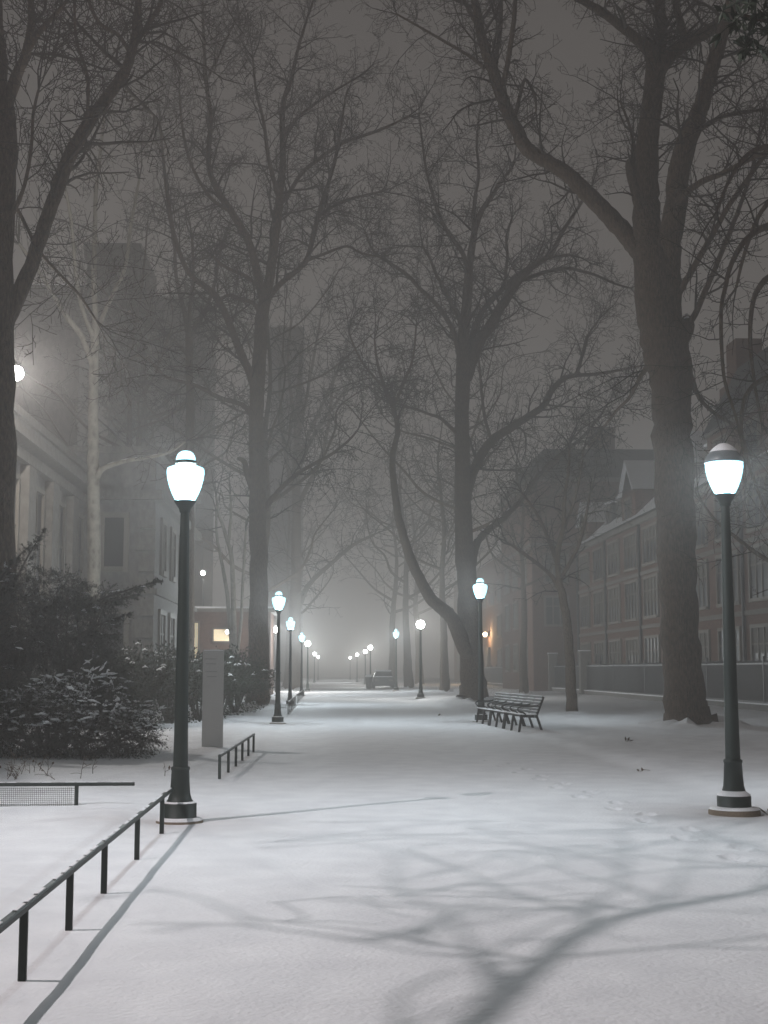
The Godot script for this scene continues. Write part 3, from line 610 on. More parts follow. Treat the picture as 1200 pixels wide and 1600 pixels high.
	tree("bare_tree", "largest bare tree, right of the walk, its thick trunk forking high up", "tree", Vector3(9.81, 0, -36.4), 108, "bark", [
		["trunk", 1, false, [Vector4(0.04, -0.34, 0.00, 0.909), Vector4(0.04, 0.04, 0.00, 0.718), Vector4(-0.02, 0.52, 0.00, 0.587), Vector4(-0.09, 1.38, 0.00, 0.527), Vector4(-0.15, 2.41, 0.00, 0.511), Vector4(-0.17, 4.16, 0.00, 0.514), Vector4(-0.20, 5.93, 0.00, 0.535), Vector4(-0.21, 7.71, 0.00, 0.538), Vector4(-0.24, 9.16, 0.00, 0.540), Vector4(-0.27, 10.25, 0.00, 0.650), Vector4(-0.52, 11.16, 0.00, 0.597), Vector4(-0.58, 12.26, 0.00, 0.581), Vector4(-0.61, 13.28, 0.00, 0.565)]],
		["limb", 0.4, false, [Vector4(-0.59, 12.82, 0.00, 0.509), Vector4(-0.72, 13.60, -0.14, 0.439), Vector4(-0.73, 14.59, -0.29, 0.387), Vector4(-0.69, 15.59, -0.43, 0.352), Vector4(-0.60, 16.60, -0.57, 0.327), Vector4(-0.43, 17.63, -0.71, 0.301), Vector4(-0.27, 18.68, -0.86, 0.294), Vector4(-0.14, 19.49, -1.00, 0.286)]],
		["limb", 0.1, false, [Vector4(-0.19, 19.33, -1.00, 0.210), Vector4(-0.51, 19.60, -0.58, 0.170), Vector4(-0.98, 19.74, -0.17, 0.149), Vector4(-1.48, 19.87, 0.25, 0.138), Vector4(-2.11, 20.07, 0.67, 0.118), Vector4(-2.73, 20.18, 1.08, 0.108), Vector4(-3.52, 20.69, 1.50, 0.071)]],
		["limb", 0.1, false, [Vector4(-0.15, 19.24, -1.00, 0.209), Vector4(0.13, 20.28, -1.50, 0.194), Vector4(0.28, 21.14, -2.00, 0.187), Vector4(0.37, 22.12, -2.50, 0.179), Vector4(0.57, 23.65, -3.00, 0.142)]],
		["limb", 0.1, false, [Vector4(-0.11, 19.10, -1.00, 0.248), Vector4(0.36, 19.74, -1.17, 0.220), Vector4(1.00, 20.27, -1.33, 0.203), Vector4(1.60, 20.65, -1.50, 0.185), Vector4(2.09, 21.11, -1.67, 0.176), Vector4(2.55, 21.65, -1.83, 0.167), Vector4(3.23, 22.75, -2.00, 0.119)]],
		["limb", 0.1, false, [Vector4(0.89, 20.27, -1.50, 0.136), Vector4(0.60, 20.36, -0.83, 0.118), Vector4(0.26, 20.70, -0.17, 0.105), Vector4(-0.03, 21.31, 0.50, 0.074)]],
		["limb", 0.5, false, [Vector4(-0.23, 10.98, 0.00, 0.362), Vector4(-0.24, 12.40, 0.17, 0.344), Vector4(-0.24, 13.46, 0.33, 0.335), Vector4(-0.11, 14.42, 0.50, 0.325), Vector4(-0.04, 15.28, 0.67, 0.307), Vector4(0.07, 15.87, 0.83, 0.306), Vector4(0.26, 16.45, 1.00, 0.278), Vector4(0.44, 16.94, 1.17, 0.242), Vector4(0.55, 17.33, 1.33, 0.223), Vector4(0.73, 18.00, 1.50, 0.205), Vector4(0.94, 18.75, 1.67, 0.187), Vector4(1.18, 19.60, 1.83, 0.169), Vector4(1.52, 20.72, 2.00, 0.124)]],
		["limb", 0.25, false, [Vector4(-0.70, 12.81, 0.00, 0.400), Vector4(-0.97, 13.39, -0.18, 0.293), Vector4(-1.28, 13.89, -0.37, 0.267), Vector4(-1.74, 14.52, -0.55, 0.255), Vector4(-2.20, 15.11, -0.74, 0.242), Vector4(-2.47, 15.50, -0.92, 0.234), Vector4(-2.73, 15.87, -1.11, 0.226), Vector4(-3.07, 16.23, -1.29, 0.217), Vector4(-3.45, 16.53, -1.47, 0.209), Vector4(-3.74, 16.79, -1.66, 0.210), Vector4(-3.96, 17.10, -1.84, 0.211), Vector4(-4.15, 17.63, -2.03, 0.202), Vector4(-4.28, 18.00, -2.21, 0.200), Vector4(-4.50, 18.74, -2.39, 0.195), Vector4(-4.70, 19.47, -2.58, 0.186), Vector4(-4.89, 20.23, -2.76, 0.168), Vector4(-5.04, 20.87, -2.95, 0.155), Vector4(-5.15, 21.59, -3.13, 0.140), Vector4(-5.24, 22.41, -3.32, 0.121), Vector4(-5.45, 23.57, -3.50, 0.081)]],
		["limb", 0.1, false, [Vector4(-4.55, 19.01, -2.60, 0.098), Vector4(-4.45, 19.48, -2.28, 0.086), Vector4(-4.37, 20.00, -1.96, 0.077), Vector4(-4.31, 20.55, -1.64, 0.077), Vector4(-4.29, 20.99, -1.32, 0.069), Vector4(-4.29, 21.83, -1.00, 0.049)]],
		["limb", 0.1, false, [Vector4(-4.73, 19.68, -2.60, 0.079), Vector4(-4.57, 20.71, -3.23, 0.072), Vector4(-4.37, 21.76, -3.87, 0.065), Vector4(-4.24, 23.05, -4.50, 0.054)]],
		["limb", 0.1, false, [Vector4(-5.14, 21.26, -2.90, 0.079), Vector4(-5.35, 22.14, -3.60, 0.073), Vector4(-5.54, 23.03, -4.30, 0.066), Vector4(-5.92, 24.16, -5.00, 0.050)]],
		["limb", 0.1, false, [Vector4(-5.05, 19.88, -2.60, 0.067), Vector4(-5.40, 20.57, -3.33, 0.056), Vector4(-6.02, 21.33, -4.05, 0.049), Vector4(-6.78, 22.16, -4.77, 0.041), Vector4(-7.57, 23.01, -5.50, 0.032)]],
		["limb", 0.1, false, [Vector4(-4.24, 17.84, -2.20, 0.066), Vector4(-3.95, 19.10, -2.40, 0.055), Vector4(-3.77, 19.50, -2.60, 0.051), Vector4(-3.47, 19.08, -2.80, 0.043), Vector4(-3.41, 18.66, -3.00, 0.032)]],
		["limb", 0.15, false, [Vector4(-0.14, 11.90, 0.00, 0.182), Vector4(0.00, 12.07, 0.31, 0.099), Vector4(0.26, 12.55, 0.62, 0.090), Vector4(0.54, 13.09, 0.94, 0.082), Vector4(0.82, 13.62, 1.25, 0.074), Vector4(1.10, 14.15, 1.56, 0.070), Vector4(1.45, 14.67, 1.88, 0.067), Vector4(1.81, 15.18, 2.19, 0.059), Vector4(2.42, 15.96, 2.50, 0.042)]],
		["limb", 0.1, false, [Vector4(-0.23, 14.33, 1.00, 0.125), Vector4(-0.09, 14.50, 1.43, 0.092), Vector4(0.24, 14.66, 1.86, 0.084), Vector4(0.51, 14.66, 2.29, 0.076), Vector4(0.77, 14.70, 2.71, 0.068), Vector4(1.14, 14.80, 3.14, 0.061), Vector4(1.51, 14.89, 3.57, 0.053), Vector4(2.05, 15.32, 4.00, 0.033)]],
		["limb", 0.1, false, [Vector4(0.12, 11.16, 0.00, 0.127), Vector4(0.37, 11.33, 0.21, 0.090), Vector4(0.65, 11.97, 0.43, 0.079), Vector4(0.88, 12.55, 0.64, 0.072), Vector4(1.20, 13.40, 0.86, 0.064), Vector4(1.52, 14.24, 1.07, 0.057), Vector4(1.84, 15.26, 1.29, 0.046), Vector4(1.97, 16.09, 1.50, 0.032)]],
		["limb", 0.1, false, [Vector4(0.32, 16.38, 1.40, 0.089), Vector4(0.74, 16.68, 0.92, 0.076), Vector4(1.34, 17.14, 0.44, 0.066), Vector4(2.15, 17.49, -0.04, 0.059), Vector4(2.97, 17.81, -0.52, 0.049), Vector4(3.91, 18.23, -1.00, 0.034)]],
		["limb", 0.15, false, [Vector4(0.27, 9.98, 0.00, 0.090), Vector4(0.50, 9.62, -0.29, 0.062), Vector4(0.68, 9.35, -0.57, 0.059), Vector4(0.92, 9.16, -0.86, 0.055), Vector4(1.24, 8.99, -1.14, 0.056), Vector4(1.58, 8.86, -1.43, 0.052), Vector4(2.02, 8.69, -1.71, 0.045), Vector4(2.47, 8.25, -2.00, 0.034)]],
		["knot", 1, true, [Vector4(-0.35, 10.61, 0.00, 0.362), Vector4(0.13, 10.91, -0.30, 0.292), Vector4(0.41, 11.29, -0.60, 0.240), Vector4(0.53, 11.59, -0.90, 0.167)]],
		["stub", 1, true, [Vector4(-0.52, 3.72, 0.00, 0.159), Vector4(-0.32, 3.91, -0.20, 0.125), Vector4(-0.12, 4.05, -0.40, 0.090), Vector4(0.04, 4.11, -0.60, 0.054)]],
		["limb", 0.1, false, [Vector4(-0.99, 14.49, 0.00, 0.110), Vector4(-1.11, 15.95, -0.50, 0.149), Vector4(-0.85, 16.58, -1.00, 0.057), Vector4(-0.85, 17.57, -1.50, 0.046), Vector4(-1.01, 18.57, -2.00, 0.031)]],
		["limb", 0.15, false, [Vector4(-0.72, 10.24, 0.00, 0.108), Vector4(-0.91, 9.86, -0.75, 0.059), Vector4(-1.03, 9.46, -1.50, 0.052), Vector4(-1.24, 9.22, -2.25, 0.042), Vector4(-1.47, 8.88, -3.00, 0.031)]],
	], {"gap": [0.36, 0.30, 0.23, 0.2], "len": 2.3, "thin": 0.0065, "tips": 4}, "bare trees along the walk")
	tree("bare_tree", "small thin bare tree standing alone before the iron fence", "tree", Vector3(8.84, 0, -48.4), 109, "bark", [
		["trunk", 1, false, [Vector4(0.02, -0.11, 0.00, 0.254), Vector4(0.01, 0.39, 0.00, 0.197), Vector4(-0.02, 1.76, 0.00, 0.174), Vector4(-0.09, 3.02, 0.00, 0.163), Vector4(-0.19, 3.83, 0.00, 0.152), Vector4(-0.30, 4.53, 0.00, 0.140)]],
		["limb", 0.1, false, [Vector4(-0.28, 4.41, 0.00, 0.117), Vector4(-0.44, 5.10, 0.17, 0.103), Vector4(-0.45, 5.89, 0.33, 0.093), Vector4(-0.28, 6.69, 0.50, 0.084), Vector4(-0.25, 7.72, 0.67, 0.070), Vector4(-0.13, 8.63, 0.83, 0.056), Vector4(-0.10, 9.53, 1.00, 0.042)]],
		["limb", 0.1, false, [Vector4(-0.24, 4.18, 0.00, 0.093), Vector4(-0.51, 4.89, -0.25, 0.080), Vector4(-0.96, 5.38, -0.50, 0.071), Vector4(-1.46, 5.80, -0.75, 0.062), Vector4(-1.94, 6.20, -1.00, 0.048)]],
		["limb", 0.1, false, [Vector4(-0.36, 5.22, 0.00, 0.084), Vector4(-0.61, 6.19, -0.38, 0.071), Vector4(-0.89, 7.06, -0.75, 0.062), Vector4(-1.18, 7.70, -1.12, 0.053), Vector4(-1.48, 8.23, -1.50, 0.039)]],
		["limb", 0.1, false, [Vector4(-0.32, 4.88, 0.00, 0.079), Vector4(-0.05, 5.43, 0.38, 0.070), Vector4(0.24, 6.09, 0.75, 0.060), Vector4(0.41, 6.97, 1.12, 0.051), Vector4(0.52, 7.84, 1.50, 0.037)]],
		["limb", 0.1, false, [Vector4(-0.20, 6.63, 0.00, 0.061), Vector4(0.05, 7.49, 0.67, 0.051), Vector4(0.17, 8.32, 1.33, 0.041), Vector4(0.22, 9.37, 2.00, 0.032)]],
	], {"gap": [0.3, 0.28, 0.22, 0.2], "len": 1.5, "thin": 0.006, "levels": 3}, "")
	tree("bare_tree", "bare tree at the right edge whose drooping branches hang into view", "tree", Vector3(10.59, 0, -27.0), 110, "bark", [
		["trunk", 0.8, false, [Vector4(0.06, -0.23, 0.00, 0.576), Vector4(0.04, 0.41, 0.00, 0.446), Vector4(0.12, 3.51, 0.00, 0.399), Vector4(0.24, 7.51, 0.00, 0.365), Vector4(0.37, 11.65, 0.00, 0.275), Vector4(0.43, 14.49, 0.00, 0.167)]],
		["limb", 0.15, false, [Vector4(0.32, 9.84, 0.00, 0.164), Vector4(-0.45, 10.73, 0.20, 0.109), Vector4(-1.26, 10.79, 0.40, 0.081), Vector4(-1.94, 10.44, 0.60, 0.060), Vector4(-2.37, 9.83, 0.80, 0.050), Vector4(-2.59, 9.23, 1.00, 0.044), Vector4(-2.75, 8.65, 1.20, 0.039), Vector4(-2.81, 7.58, 1.40, 0.036), Vector4(-2.81, 7.06, 1.60, 0.033), Vector4(-2.70, 6.43, 1.80, 0.027), Vector4(-2.61, 5.56, 2.00, 0.020)]],
		["limb", 0.15, false, [Vector4(0.28, 8.87, 0.00, 0.136), Vector4(-0.46, 9.76, -0.25, 0.096), Vector4(-1.06, 9.97, -0.50, 0.076), Vector4(-1.40, 9.61, -0.75, 0.056), Vector4(-1.46, 8.83, -1.00, 0.045), Vector4(-1.33, 7.90, -1.25, 0.037), Vector4(-1.11, 6.97, -1.50, 0.028)]],
		["limb", 0.15, false, [Vector4(0.20, 6.16, 0.00, 0.135), Vector4(-0.70, 7.20, 0.14, 0.080), Vector4(-1.40, 7.57, 0.29, 0.060), Vector4(-1.99, 7.26, 0.43, 0.045), Vector4(-2.22, 6.57, 0.57, 0.039), Vector4(-2.18, 5.96, 0.71, 0.036), Vector4(-2.11, 5.42, 0.86, 0.032), Vector4(-1.87, 4.60, 1.00, 0.026)]],
		["limb", 0.15, false, [Vector4(0.10, 3.51, 0.00, 0.120), Vector4(-0.59, 3.59, -0.17, 0.067), Vector4(-1.19, 3.73, -0.33, 0.051), Vector4(-1.60, 3.99, -0.50, 0.043), Vector4(-2.01, 4.36, -0.67, 0.038), Vector4(-2.36, 4.71, -0.83, 0.030), Vector4(-2.57, 5.07, -1.00, 0.022)]],
		["limb", 0.15, false, [Vector4(0.35, 11.23, 0.00, 0.137), Vector4(-0.51, 12.00, 0.50, 0.095), Vector4(-1.42, 12.20, 1.00, 0.066), Vector4(-2.18, 11.85, 1.50, 0.047), Vector4(-2.74, 11.12, 2.00, 0.035), Vector4(-3.17, 10.30, 2.50, 0.025)]],
		["limb", 0.15, false, [Vector4(0.33, 10.25, 0.00, 0.123), Vector4(-0.13, 11.50, -0.40, 0.084), Vector4(-0.68, 11.92, -0.80, 0.065), Vector4(-1.05, 11.62, -1.20, 0.049), Vector4(-1.30, 10.88, -1.60, 0.040), Vector4(-1.42, 10.12, -2.00, 0.029)]],
		["limb", 0.15, false, [Vector4(0.37, 11.65, 0.00, 0.138), Vector4(0.97, 13.35, 0.00, 0.097), Vector4(1.60, 15.09, 0.00, 0.070), Vector4(2.09, 16.55, 0.00, 0.042)]],
	], {"gap": [0.4, 0.3, 0.25, 0.2], "len": 1.5, "thin": 0.005, "up": -0.02}, "bare trees along the walk")
	tree("bare_tree", "bare tree on the left lawn by the hall, its shadow lying across the walk", "tree", Vector3(-5.6, 0, -4.6), 111, "bark", [
		["trunk", 0.8, false, [Vector4(0, -0.2, 0, 0.34), Vector4(0, 0.4, 0, 0.25), Vector4(0.05, 3, -0.05, 0.22), Vector4(0.1, 5, -0.2, 0.19), Vector4(0.0, 7.5, -0.2, 0.14), Vector4(-0.1, 11, 0.2, 0.07)]],
		["limb", 0.25, false, [Vector4(0.1, 5.2, -0.1, 0.102), Vector4(0.3, 6.3, -1.0, 0.084), Vector4(0.54, 7.00, -2.32, 0.028), Vector4(0.70, 7.00, -2.83, 0.032), Vector4(0.88, 7.00, -3.28, 0.029), Vector4(1.06, 7.05, -3.76, 0.028), Vector4(1.31, 7.10, -4.07, 0.03), Vector4(1.56, 7.20, -4.34, 0.024), Vector4(1.88, 7.30, -4.79, 0.016)]],
		["limb", 0.3, false, [Vector4(1.05, 7.05, -3.73, 0.016), Vector4(1.00, 7.20, -3.84, 0.014), Vector4(0.92, 7.40, -3.95, 0.012), Vector4(0.96, 7.50, -4.20, 0.01), Vector4(1.07, 7.60, -4.74, 0.008), Vector4(1.24, 7.70, -5.49, 0.006)]],
		["limb", 0.3, false, [Vector4(0.98, 7.05, -3.56, 0.014), Vector4(0.85, 7.30, -3.84, 0.012), Vector4(0.76, 7.50, -4.14, 0.01), Vector4(0.77, 7.60, -4.33, 0.008), Vector4(0.85, 7.70, -5.00, 0.006)]],
		["limb", 0.3, false, [Vector4(0.72, 7.00, -2.87, 0.014), Vector4(0.52, 7.30, -3.17, 0.012), Vector4(0.36, 7.50, -3.54, 0.01), Vector4(0.18, 7.70, -3.93, 0.008), Vector4(0.02, 7.80, -4.17, 0.006)]],
		["limb", 0.3, false, [Vector4(1.51, 7.20, -4.29, 0.009), Vector4(1.60, 7.40, -4.92, 0.008), Vector4(1.39, 7.60, -5.34, 0.006), Vector4(1.03, 7.80, -5.54, 0.005)]],
		["limb", 0.3, false, [Vector4(0.80, 7.00, -3.08, 0.01), Vector4(0.62, 7.20, -3.40, 0.008), Vector4(0.32, 7.40, -3.48, 0.007), Vector4(0.04, 7.60, -3.62, 0.005)]],
		["limb", 0.2, false, [Vector4(0, 7, -0.2, 0.08), Vector4(-1.0, 8, 0.6, 0.05), Vector4(-1.8, 9, 1.4, 0.02)]],
	], {"gap": [0.6, 0.5, 0.45, 0.4], "len": 1.3, "thin": 0.007, "levels": 3, "tips": 2, "up": 0.06}, "bare trees along the walk")


# a tree in the mist whose limbs are drawn by chance
func misty_tree(label: String, at: Vector3, height: float, r: float, seed_: int, fork := 0.35, lean := 0.0, opts := {}) -> void:
	var g := RandomNumberGenerator.new()
	g.seed = seed_
	var limbs := []
	var top := Vector3(lean * height + g.randfn() * 0.5, height * 0.82, g.randfn() * 0.8)
	var trunk := []
	for k in 8:
		var f := k / 7.0
		var p := Vector3.ZERO.lerp(top, f) + Vector3(g.randfn(), 0, g.randfn()) * 0.25 * f
		if k == 0:
			p.y = -0.2
		trunk.append(Vector4(p.x, p.y, p.z, r * (1.35 if k == 0 else 1.0) * (1.0 - 0.88 * f)))
	limbs.append(["trunk", fork, false, trunk])
	var n := 7 + g.randi() % 3
	for k in n:
		var f := lerpf(fork, 0.85, (k + g.randf() * 0.6) / n)
		var base := Vector3.ZERO.lerp(top, f)
		var a := TAU * (k * 0.382 + g.randf() * 0.1)
		var reach := height * g.randf_range(0.2, 0.34) * (1.15 - 0.5 * f)
		var out := Vector3(cos(a), 0, sin(a))
		var rr := r * (1.0 - 0.85 * f) * 0.55
		var pts := []
		for q in 6:
			var t := q / 5.0
			var p := base + out * reach * pow(t, 0.8) + Vector3.UP * height * 0.30 * (1.0 - f * 0.5) * pow(t, 1.25) + Vector3(g.randfn(), g.randfn(), g.randfn()) * 0.03 * height * t * 0.6
			pts.append(Vector4(p.x, p.y, p.z, rr * (1.0 - 0.75 * t)))
		limbs.append(["limb", 0.25, false, pts])
	var oo := {"thin": 0.014, "levels": 3, "gap": [1.0, 0.6, 0.5], "len": 3.2, "tips": 3}
	oo.merge(opts, true)
	tree("bare_tree", label, "tree", at, seed_ + 1, "bark", limbs, oo, "bare trees along the walk")


# ---------------------------------------------------------------- lamps
func lamp_light(parent: Node3D, at: Vector3, c: Color, energy: float, size: float) -> void:
	var l := OmniLight3D.new()
	l.name = "lamp_glow"
	l.light_color = c
	l.light_energy = energy
	l.light_size = size
	l.omni_range = 60.0
	l.omni_attenuation = 2.0
	l.shadow_enabled = true
	parent.add_child(l)
	l.position = at


func lamp_post(label: String, at: Vector3, top := "lit", energy := 9.5) -> Node3D:
	var t := thing("lamp_post", label, "lamp post", at, 0.0, "lamp posts along the walk")
	var b := B.new()
	var fr := 0.27 if top == "snowy" else 0.25
	var fh := 0.06 if top == "snowy" else 0.022
	b.lathe([Vector2(fr, -0.12), Vector2(fr, fh - 0.015), Vector2(fr - 0.015, fh), Vector2(0, fh + 0.002)], 28)
	put("footing", b, M.concrete, t)
	b = B.new()
	b.lathe([Vector2(0.185, 0.03), Vector2(0.185, 0.05), Vector2(0.178, 0.055), Vector2(0.178, 0.19), Vector2(0.172, 0.2), Vector2(0.15, 0.205), Vector2(0.125, 0.24), Vector2(0.108, 0.3), Vector2(0.1, 0.4), Vector2(0.094, 0.54), Vector2(0.1, 0.545), Vector2(0.1, 0.57), Vector2(0.084, 0.58)], 24)
	put("pedestal", b, M.painted_iron, t)
	b = B.new()
	b.lathe([Vector2(0.08, 0.56), Vector2(0.074, 0.9), Vector2(0.066, 1.8), Vector2(0.054, 2.8), Vector2(0.047, 3.3)], 20)
	put("shaft", b, M.painted_iron, t)
	b = B.new()
	b.lathe([Vector2(0.047, 3.29), Vector2(0.06, 3.3), Vector2(0.06, 3.32), Vector2(0.072, 3.345), Vector2(0.1, 3.385), Vector2(0.118, 3.41), Vector2(0.118, 3.425), Vector2(0, 3.426)], 24)
	put("collar", b, M.painted_iron, t)
	b = B.new()
	if top == "round":
		var prof := [Vector2(0.06, 3.424)]
		for k in 13:
			var w := -1.15 + (PI / 2 + 1.15) * k / 12.0
			prof.append(Vector2(0.215 * cos(w), 3.63 + 0.215 * sin(w)))
		b.lathe(prof, 28)
		put("globe", b, M.lamp_glass_white, t)
	else:
		b.lathe([Vector2(0.108, 3.428), Vector2(0.145, 3.5), Vector2(0.175, 3.58), Vector2(0.195, 3.66), Vector2(0.204, 3.72), Vector2(0.203, 3.76), Vector2(0.192, 3.782), Vector2(0.15, 3.8), Vector2(0.1, 3.818), Vector2(0, 3.82)], 28)
		put("globe", b, M.lamp_glass, t)
	lamp_light(t, Vector3(0, 3.62, 0), lin(0.97, 1.0, 0.98) if top == "round" else lin(0.82, 0.94, 1.0), energy, 0.12)
	if top == "lit":
		b = B.new()
		b.lathe([Vector2(0.05, 3.815), Vector2(0.112, 3.825), Vector2(0.116, 3.835), Vector2(0.116, 3.858), Vector2(0.108, 3.865), Vector2(0, 3.867)], 24)
		put("cap_ring", b, M.painted_iron, t)
		b = B.new()
		b.lathe([Vector2(0.106, 3.868), Vector2(0.106, 3.88), Vector2(0.098, 3.915), Vector2(0.08, 3.945), Vector2(0.05, 3.967), Vector2(0, 3.977)], 24)
		put("finial", b, M.lamp_top_glass, t)
	elif top == "snowy":
		b = B.new()
		b.lathe([Vector2(0.205, 3.765), Vector2(0.212, 3.775), Vector2(0.212, 3.79), Vector2(0.19, 3.84), Vector2(0.15, 3.885), Vector2(0.1, 3.92), Vector2(0.09, 3.93), Vector2(0.06, 3.95), Vector2(0.02, 3.965), Vector2(0, 3.97)], 28)
		put("hood", b, M.frosted_hood, t)
		b = B.new()
		b.lathe([Vector2(0.15, 3.886), Vector2(0.142, 3.905), Vector2(0.1, 3.945), Vector2(0.055, 3.975), Vector2(0.02, 3.985), Vector2(0, 3.986)], 24)
		put("hood_snow", b, M.snow_cap, t)
		b = B.new()
		b.lathe([Vector2(0.176, 0.201), Vector2(0.17, 0.218), Vector2(0.145, 0.232), Vector2(0.125, 0.25), Vector2(0.11, 0.255)], 24)
		b.lathe([Vector2(0.262, 0.058), Vector2(0.25, 0.075), Vector2(0.2, 0.085), Vector2(0.18, 0.087)], 24)
		put("base_snow", b, M.snow_cap, t)
	if top != "snowy":
		b = B.new()
		b.lathe([Vector2(0.172, 0.201), Vector2(0.16, 0.21), Vector2(0.145, 0.216), Vector2(0.135, 0.218)], 24)
		b.lathe([Vector2(0.243, 0.021), Vector2(0.235, 0.036), Vector2(0.2, 0.05), Vector2(0.183, 0.052)], 24)
		put("base_snow", b, M.snow_cap, t)
	return t


func gy(x: float, z: float) -> Vector3:
	return Vector3(x, lift(x, z), z)


func build_lamps() -> void:
	lamp_post("nearest lamp post left of the walk, at the end of the low railing", gy(-1.53, -14.58))
	lamp_post("lamp post with a dark snow topped hood on a tan concrete footing", gy(4.6, -15.2), "snowy", 10.0).scale = Vector3.ONE * 1.06
	var l2 := lamp_post("lamp post right beside the big tree trunk left of the walk", gy(-1.42, -41.0), "lit", 14.0)
	dup(l2, "lamp_post", "lamp post standing behind the row of slatted benches", gy(4.88, -42.3), 0.0, 1.13)
	var l3 := lamp_post("lamp post with a round white globe beyond the benches", gy(5.3, -75.0), "round", 27.0)
	l3.scale = Vector3.ONE * 1.12
	dup(l2, "lamp_post", "lamp post just left of the round globed lamp post", gy(5.3, -101.0), 0.0, 1.15, 24.0)
	dup(l2, "lamp_post", "second lamp post on the left beyond the big trunk, at the railing", gy(-1.62, -63.0), 0.0, 1.02, 28.0)
	dup(l2, "lamp_post", "third lamp post on the left beyond the big trunk", gy(-1.5, -86.5), 0.0, 1.0, 24.0)
	dup(l3, "lamp_post", "fourth misty lamp post on the left beyond the big trunk", gy(-1.3, -101.0), 0.0, 0.98)
	dup(l3, "lamp_post", "misty lamp post far down the left row, nearer of a close pair", gy(-1.35, -172.0), 0.0, 1.0)
	dup(l3, "lamp_post", "misty lamp post far down the left row, farther of a close pair", gy(-1.1, -212.0), 0.0, 1.0)
	dup(l3, "lamp_post", "misty lamp post far down the right row, nearest of the four small glows", gy(4.25, -127.0), 0.0, 1.02)
	dup(l3, "lamp_post", "misty lamp post far down the right row, second of the four small glows", gy(4.45, -150.0), 0.0, 1.0)
	dup(l3, "lamp_post", "misty lamp post far down the right row, third of the four small glows", gy(4.2, -178.0), 0.0, 1.0)
	dup(l3, "lamp_post", "misty lamp post far down the right row, smallest of the four glows", gy(4.1, -222.0), 0.0, 1.0)


# a wall floodlight: housing, glowing face, bracket; faces +z before turning
func floodlight(label: String, at: Vector3, turn: float, energy: float, size := 1.0, glass := "flood_glass", arm := false) -> Node3D:
	var t := thing("floodlight", label, "floodlight", at, turn, "floodlights on the buildings")
	t.scale = Vector3.ONE * size
	var b := B.new()
	b.box(Vector3(0, 0, -0.14), Vector3(0.3, 0.26, 0.16))
	b.box(Vector3(0, 0.17, -0.12), Vector3(0.3, 0.02, 0.2))
	put("housing", b, M.black_iron, t)
	b = B.new()
	b.bar(Vector3(0, 0, -0.2), Vector3(0, -0.25, -0.5), 0.05, 0.05)
	put("bracket", b, M.black_iron, t)
	b = B.new()
	var prof := []
	for k in 13:
		var w := -PI / 2 + PI * k / 12.0
		prof.append(Vector2(0.14 * cos(w), 0.14 * sin(w)))
	b.lathe(prof, 20, Vector3(0, -0.03, 0.04))
	put("lamp_glass", b, M[glass], t)
	if arm:
		b = B.new()
		b.bar(Vector3(0, -0.1, -0.2), Vector3(-0.8, -0.3, -1.2), 0.05, 0.05)
		put("arm", b, M.black_iron, t)
	lamp_light(t, Vector3(0, -0.03, 0.04), lin(1.0, 0.96, 0.92) if glass == "flood_glass" else lin(1.0, 0.66, 0.34), energy, 0.12)
	return t


# ---------------------------------------------------------------- railings, fence, bench, sign
func rail(label: String, a: Vector3, c: Vector3, high: float, posts: Array, w := 0.045) -> Node3D:
	var t := thing("low_railing", label, "railing", a, 0.0, "low iron railings at the lawn edge")
	var d := c - a
	var up := Vector3.UP * high
	var b := B.new()
	b.bar(up, d + up, w, w * 0.9)
	put("top_bar", b, M.painted_iron, t)
	for f in posts:
		b = B.new()
		var p: Vector3 = d * f
		b.bar(p - Vector3.UP * 0.12, p + up - Vector3.UP * w * 0.4, w * 0.95, w * 0.8, Vector3.BACK)
		put("post", b, M.painted_iron, t)
	var s := B.new()
	var n := 40
	for k in n:
		var f0 := float(k) / n
		if absf(sin(k * 7.13)) > 0.35:
			s.bar(d * f0 + up + Vector3.UP * w * 0.5, d * (f0 + 0.8 / n) + up + Vector3.UP * w * 0.5, w * 0.5, 0.008)
	put("rail_snow", s, M.snow_cap, t, "stuff")
	return t


func build_railings() -> void:
	rail("low dark railing leading to the nearest lamp post from below", Vector3(-1.56, 0, -4.0), Vector3(-1.6, 0, -14.35), 0.36, [0.02, 0.17, 0.322, 0.449, 0.58, 0.75, 0.925])
	rail("short low railing beside the grey sign pillar", Vector3(-1.55, 0, -20.2), Vector3(-1.4, 0, -27.0), 0.34, [0.005, 0.21, 0.41, 0.6, 0.8, 0.99])
	rail("small misty railing just beyond the big tree trunk at the lawn edge", Vector3(-1.35, 0, -50.0), Vector3(-1.35, 0, -62.0), 0.42, [0.0, 0.2, 0.4, 0.6, 0.8, 1.0])
	rail("farthest misty railing along the left lawn edge", Vector3(-1.35, 0, -66.0), Vector3(-1.3, 0, -84.0), 0.42, [0.0, 0.17, 0.33, 0.5, 0.67, 0.83, 1.0])
	var t := rail("low railing with wire mesh below, crossing the left lawn", Vector3(-7.5, 0.02, -15.9), Vector3(-2.2, 0.02, -15.95), 0.27, [0.03, 0.3, 0.6, 0.875])
	var b := B.new()
	var x := 0.05
	while x < 4.6:
		b.box(Vector3(x, 0.125, -0.02), Vector3(0.004, 0.22, 0.004))
		x += 0.022
	for k in 10:
		b.box(Vector3(2.33, 0.025 + 0.022 * k, -0.02), Vector3(4.6, 0.004, 0.003))
	put("wire_mesh", b, M.wire, t, "stuff")


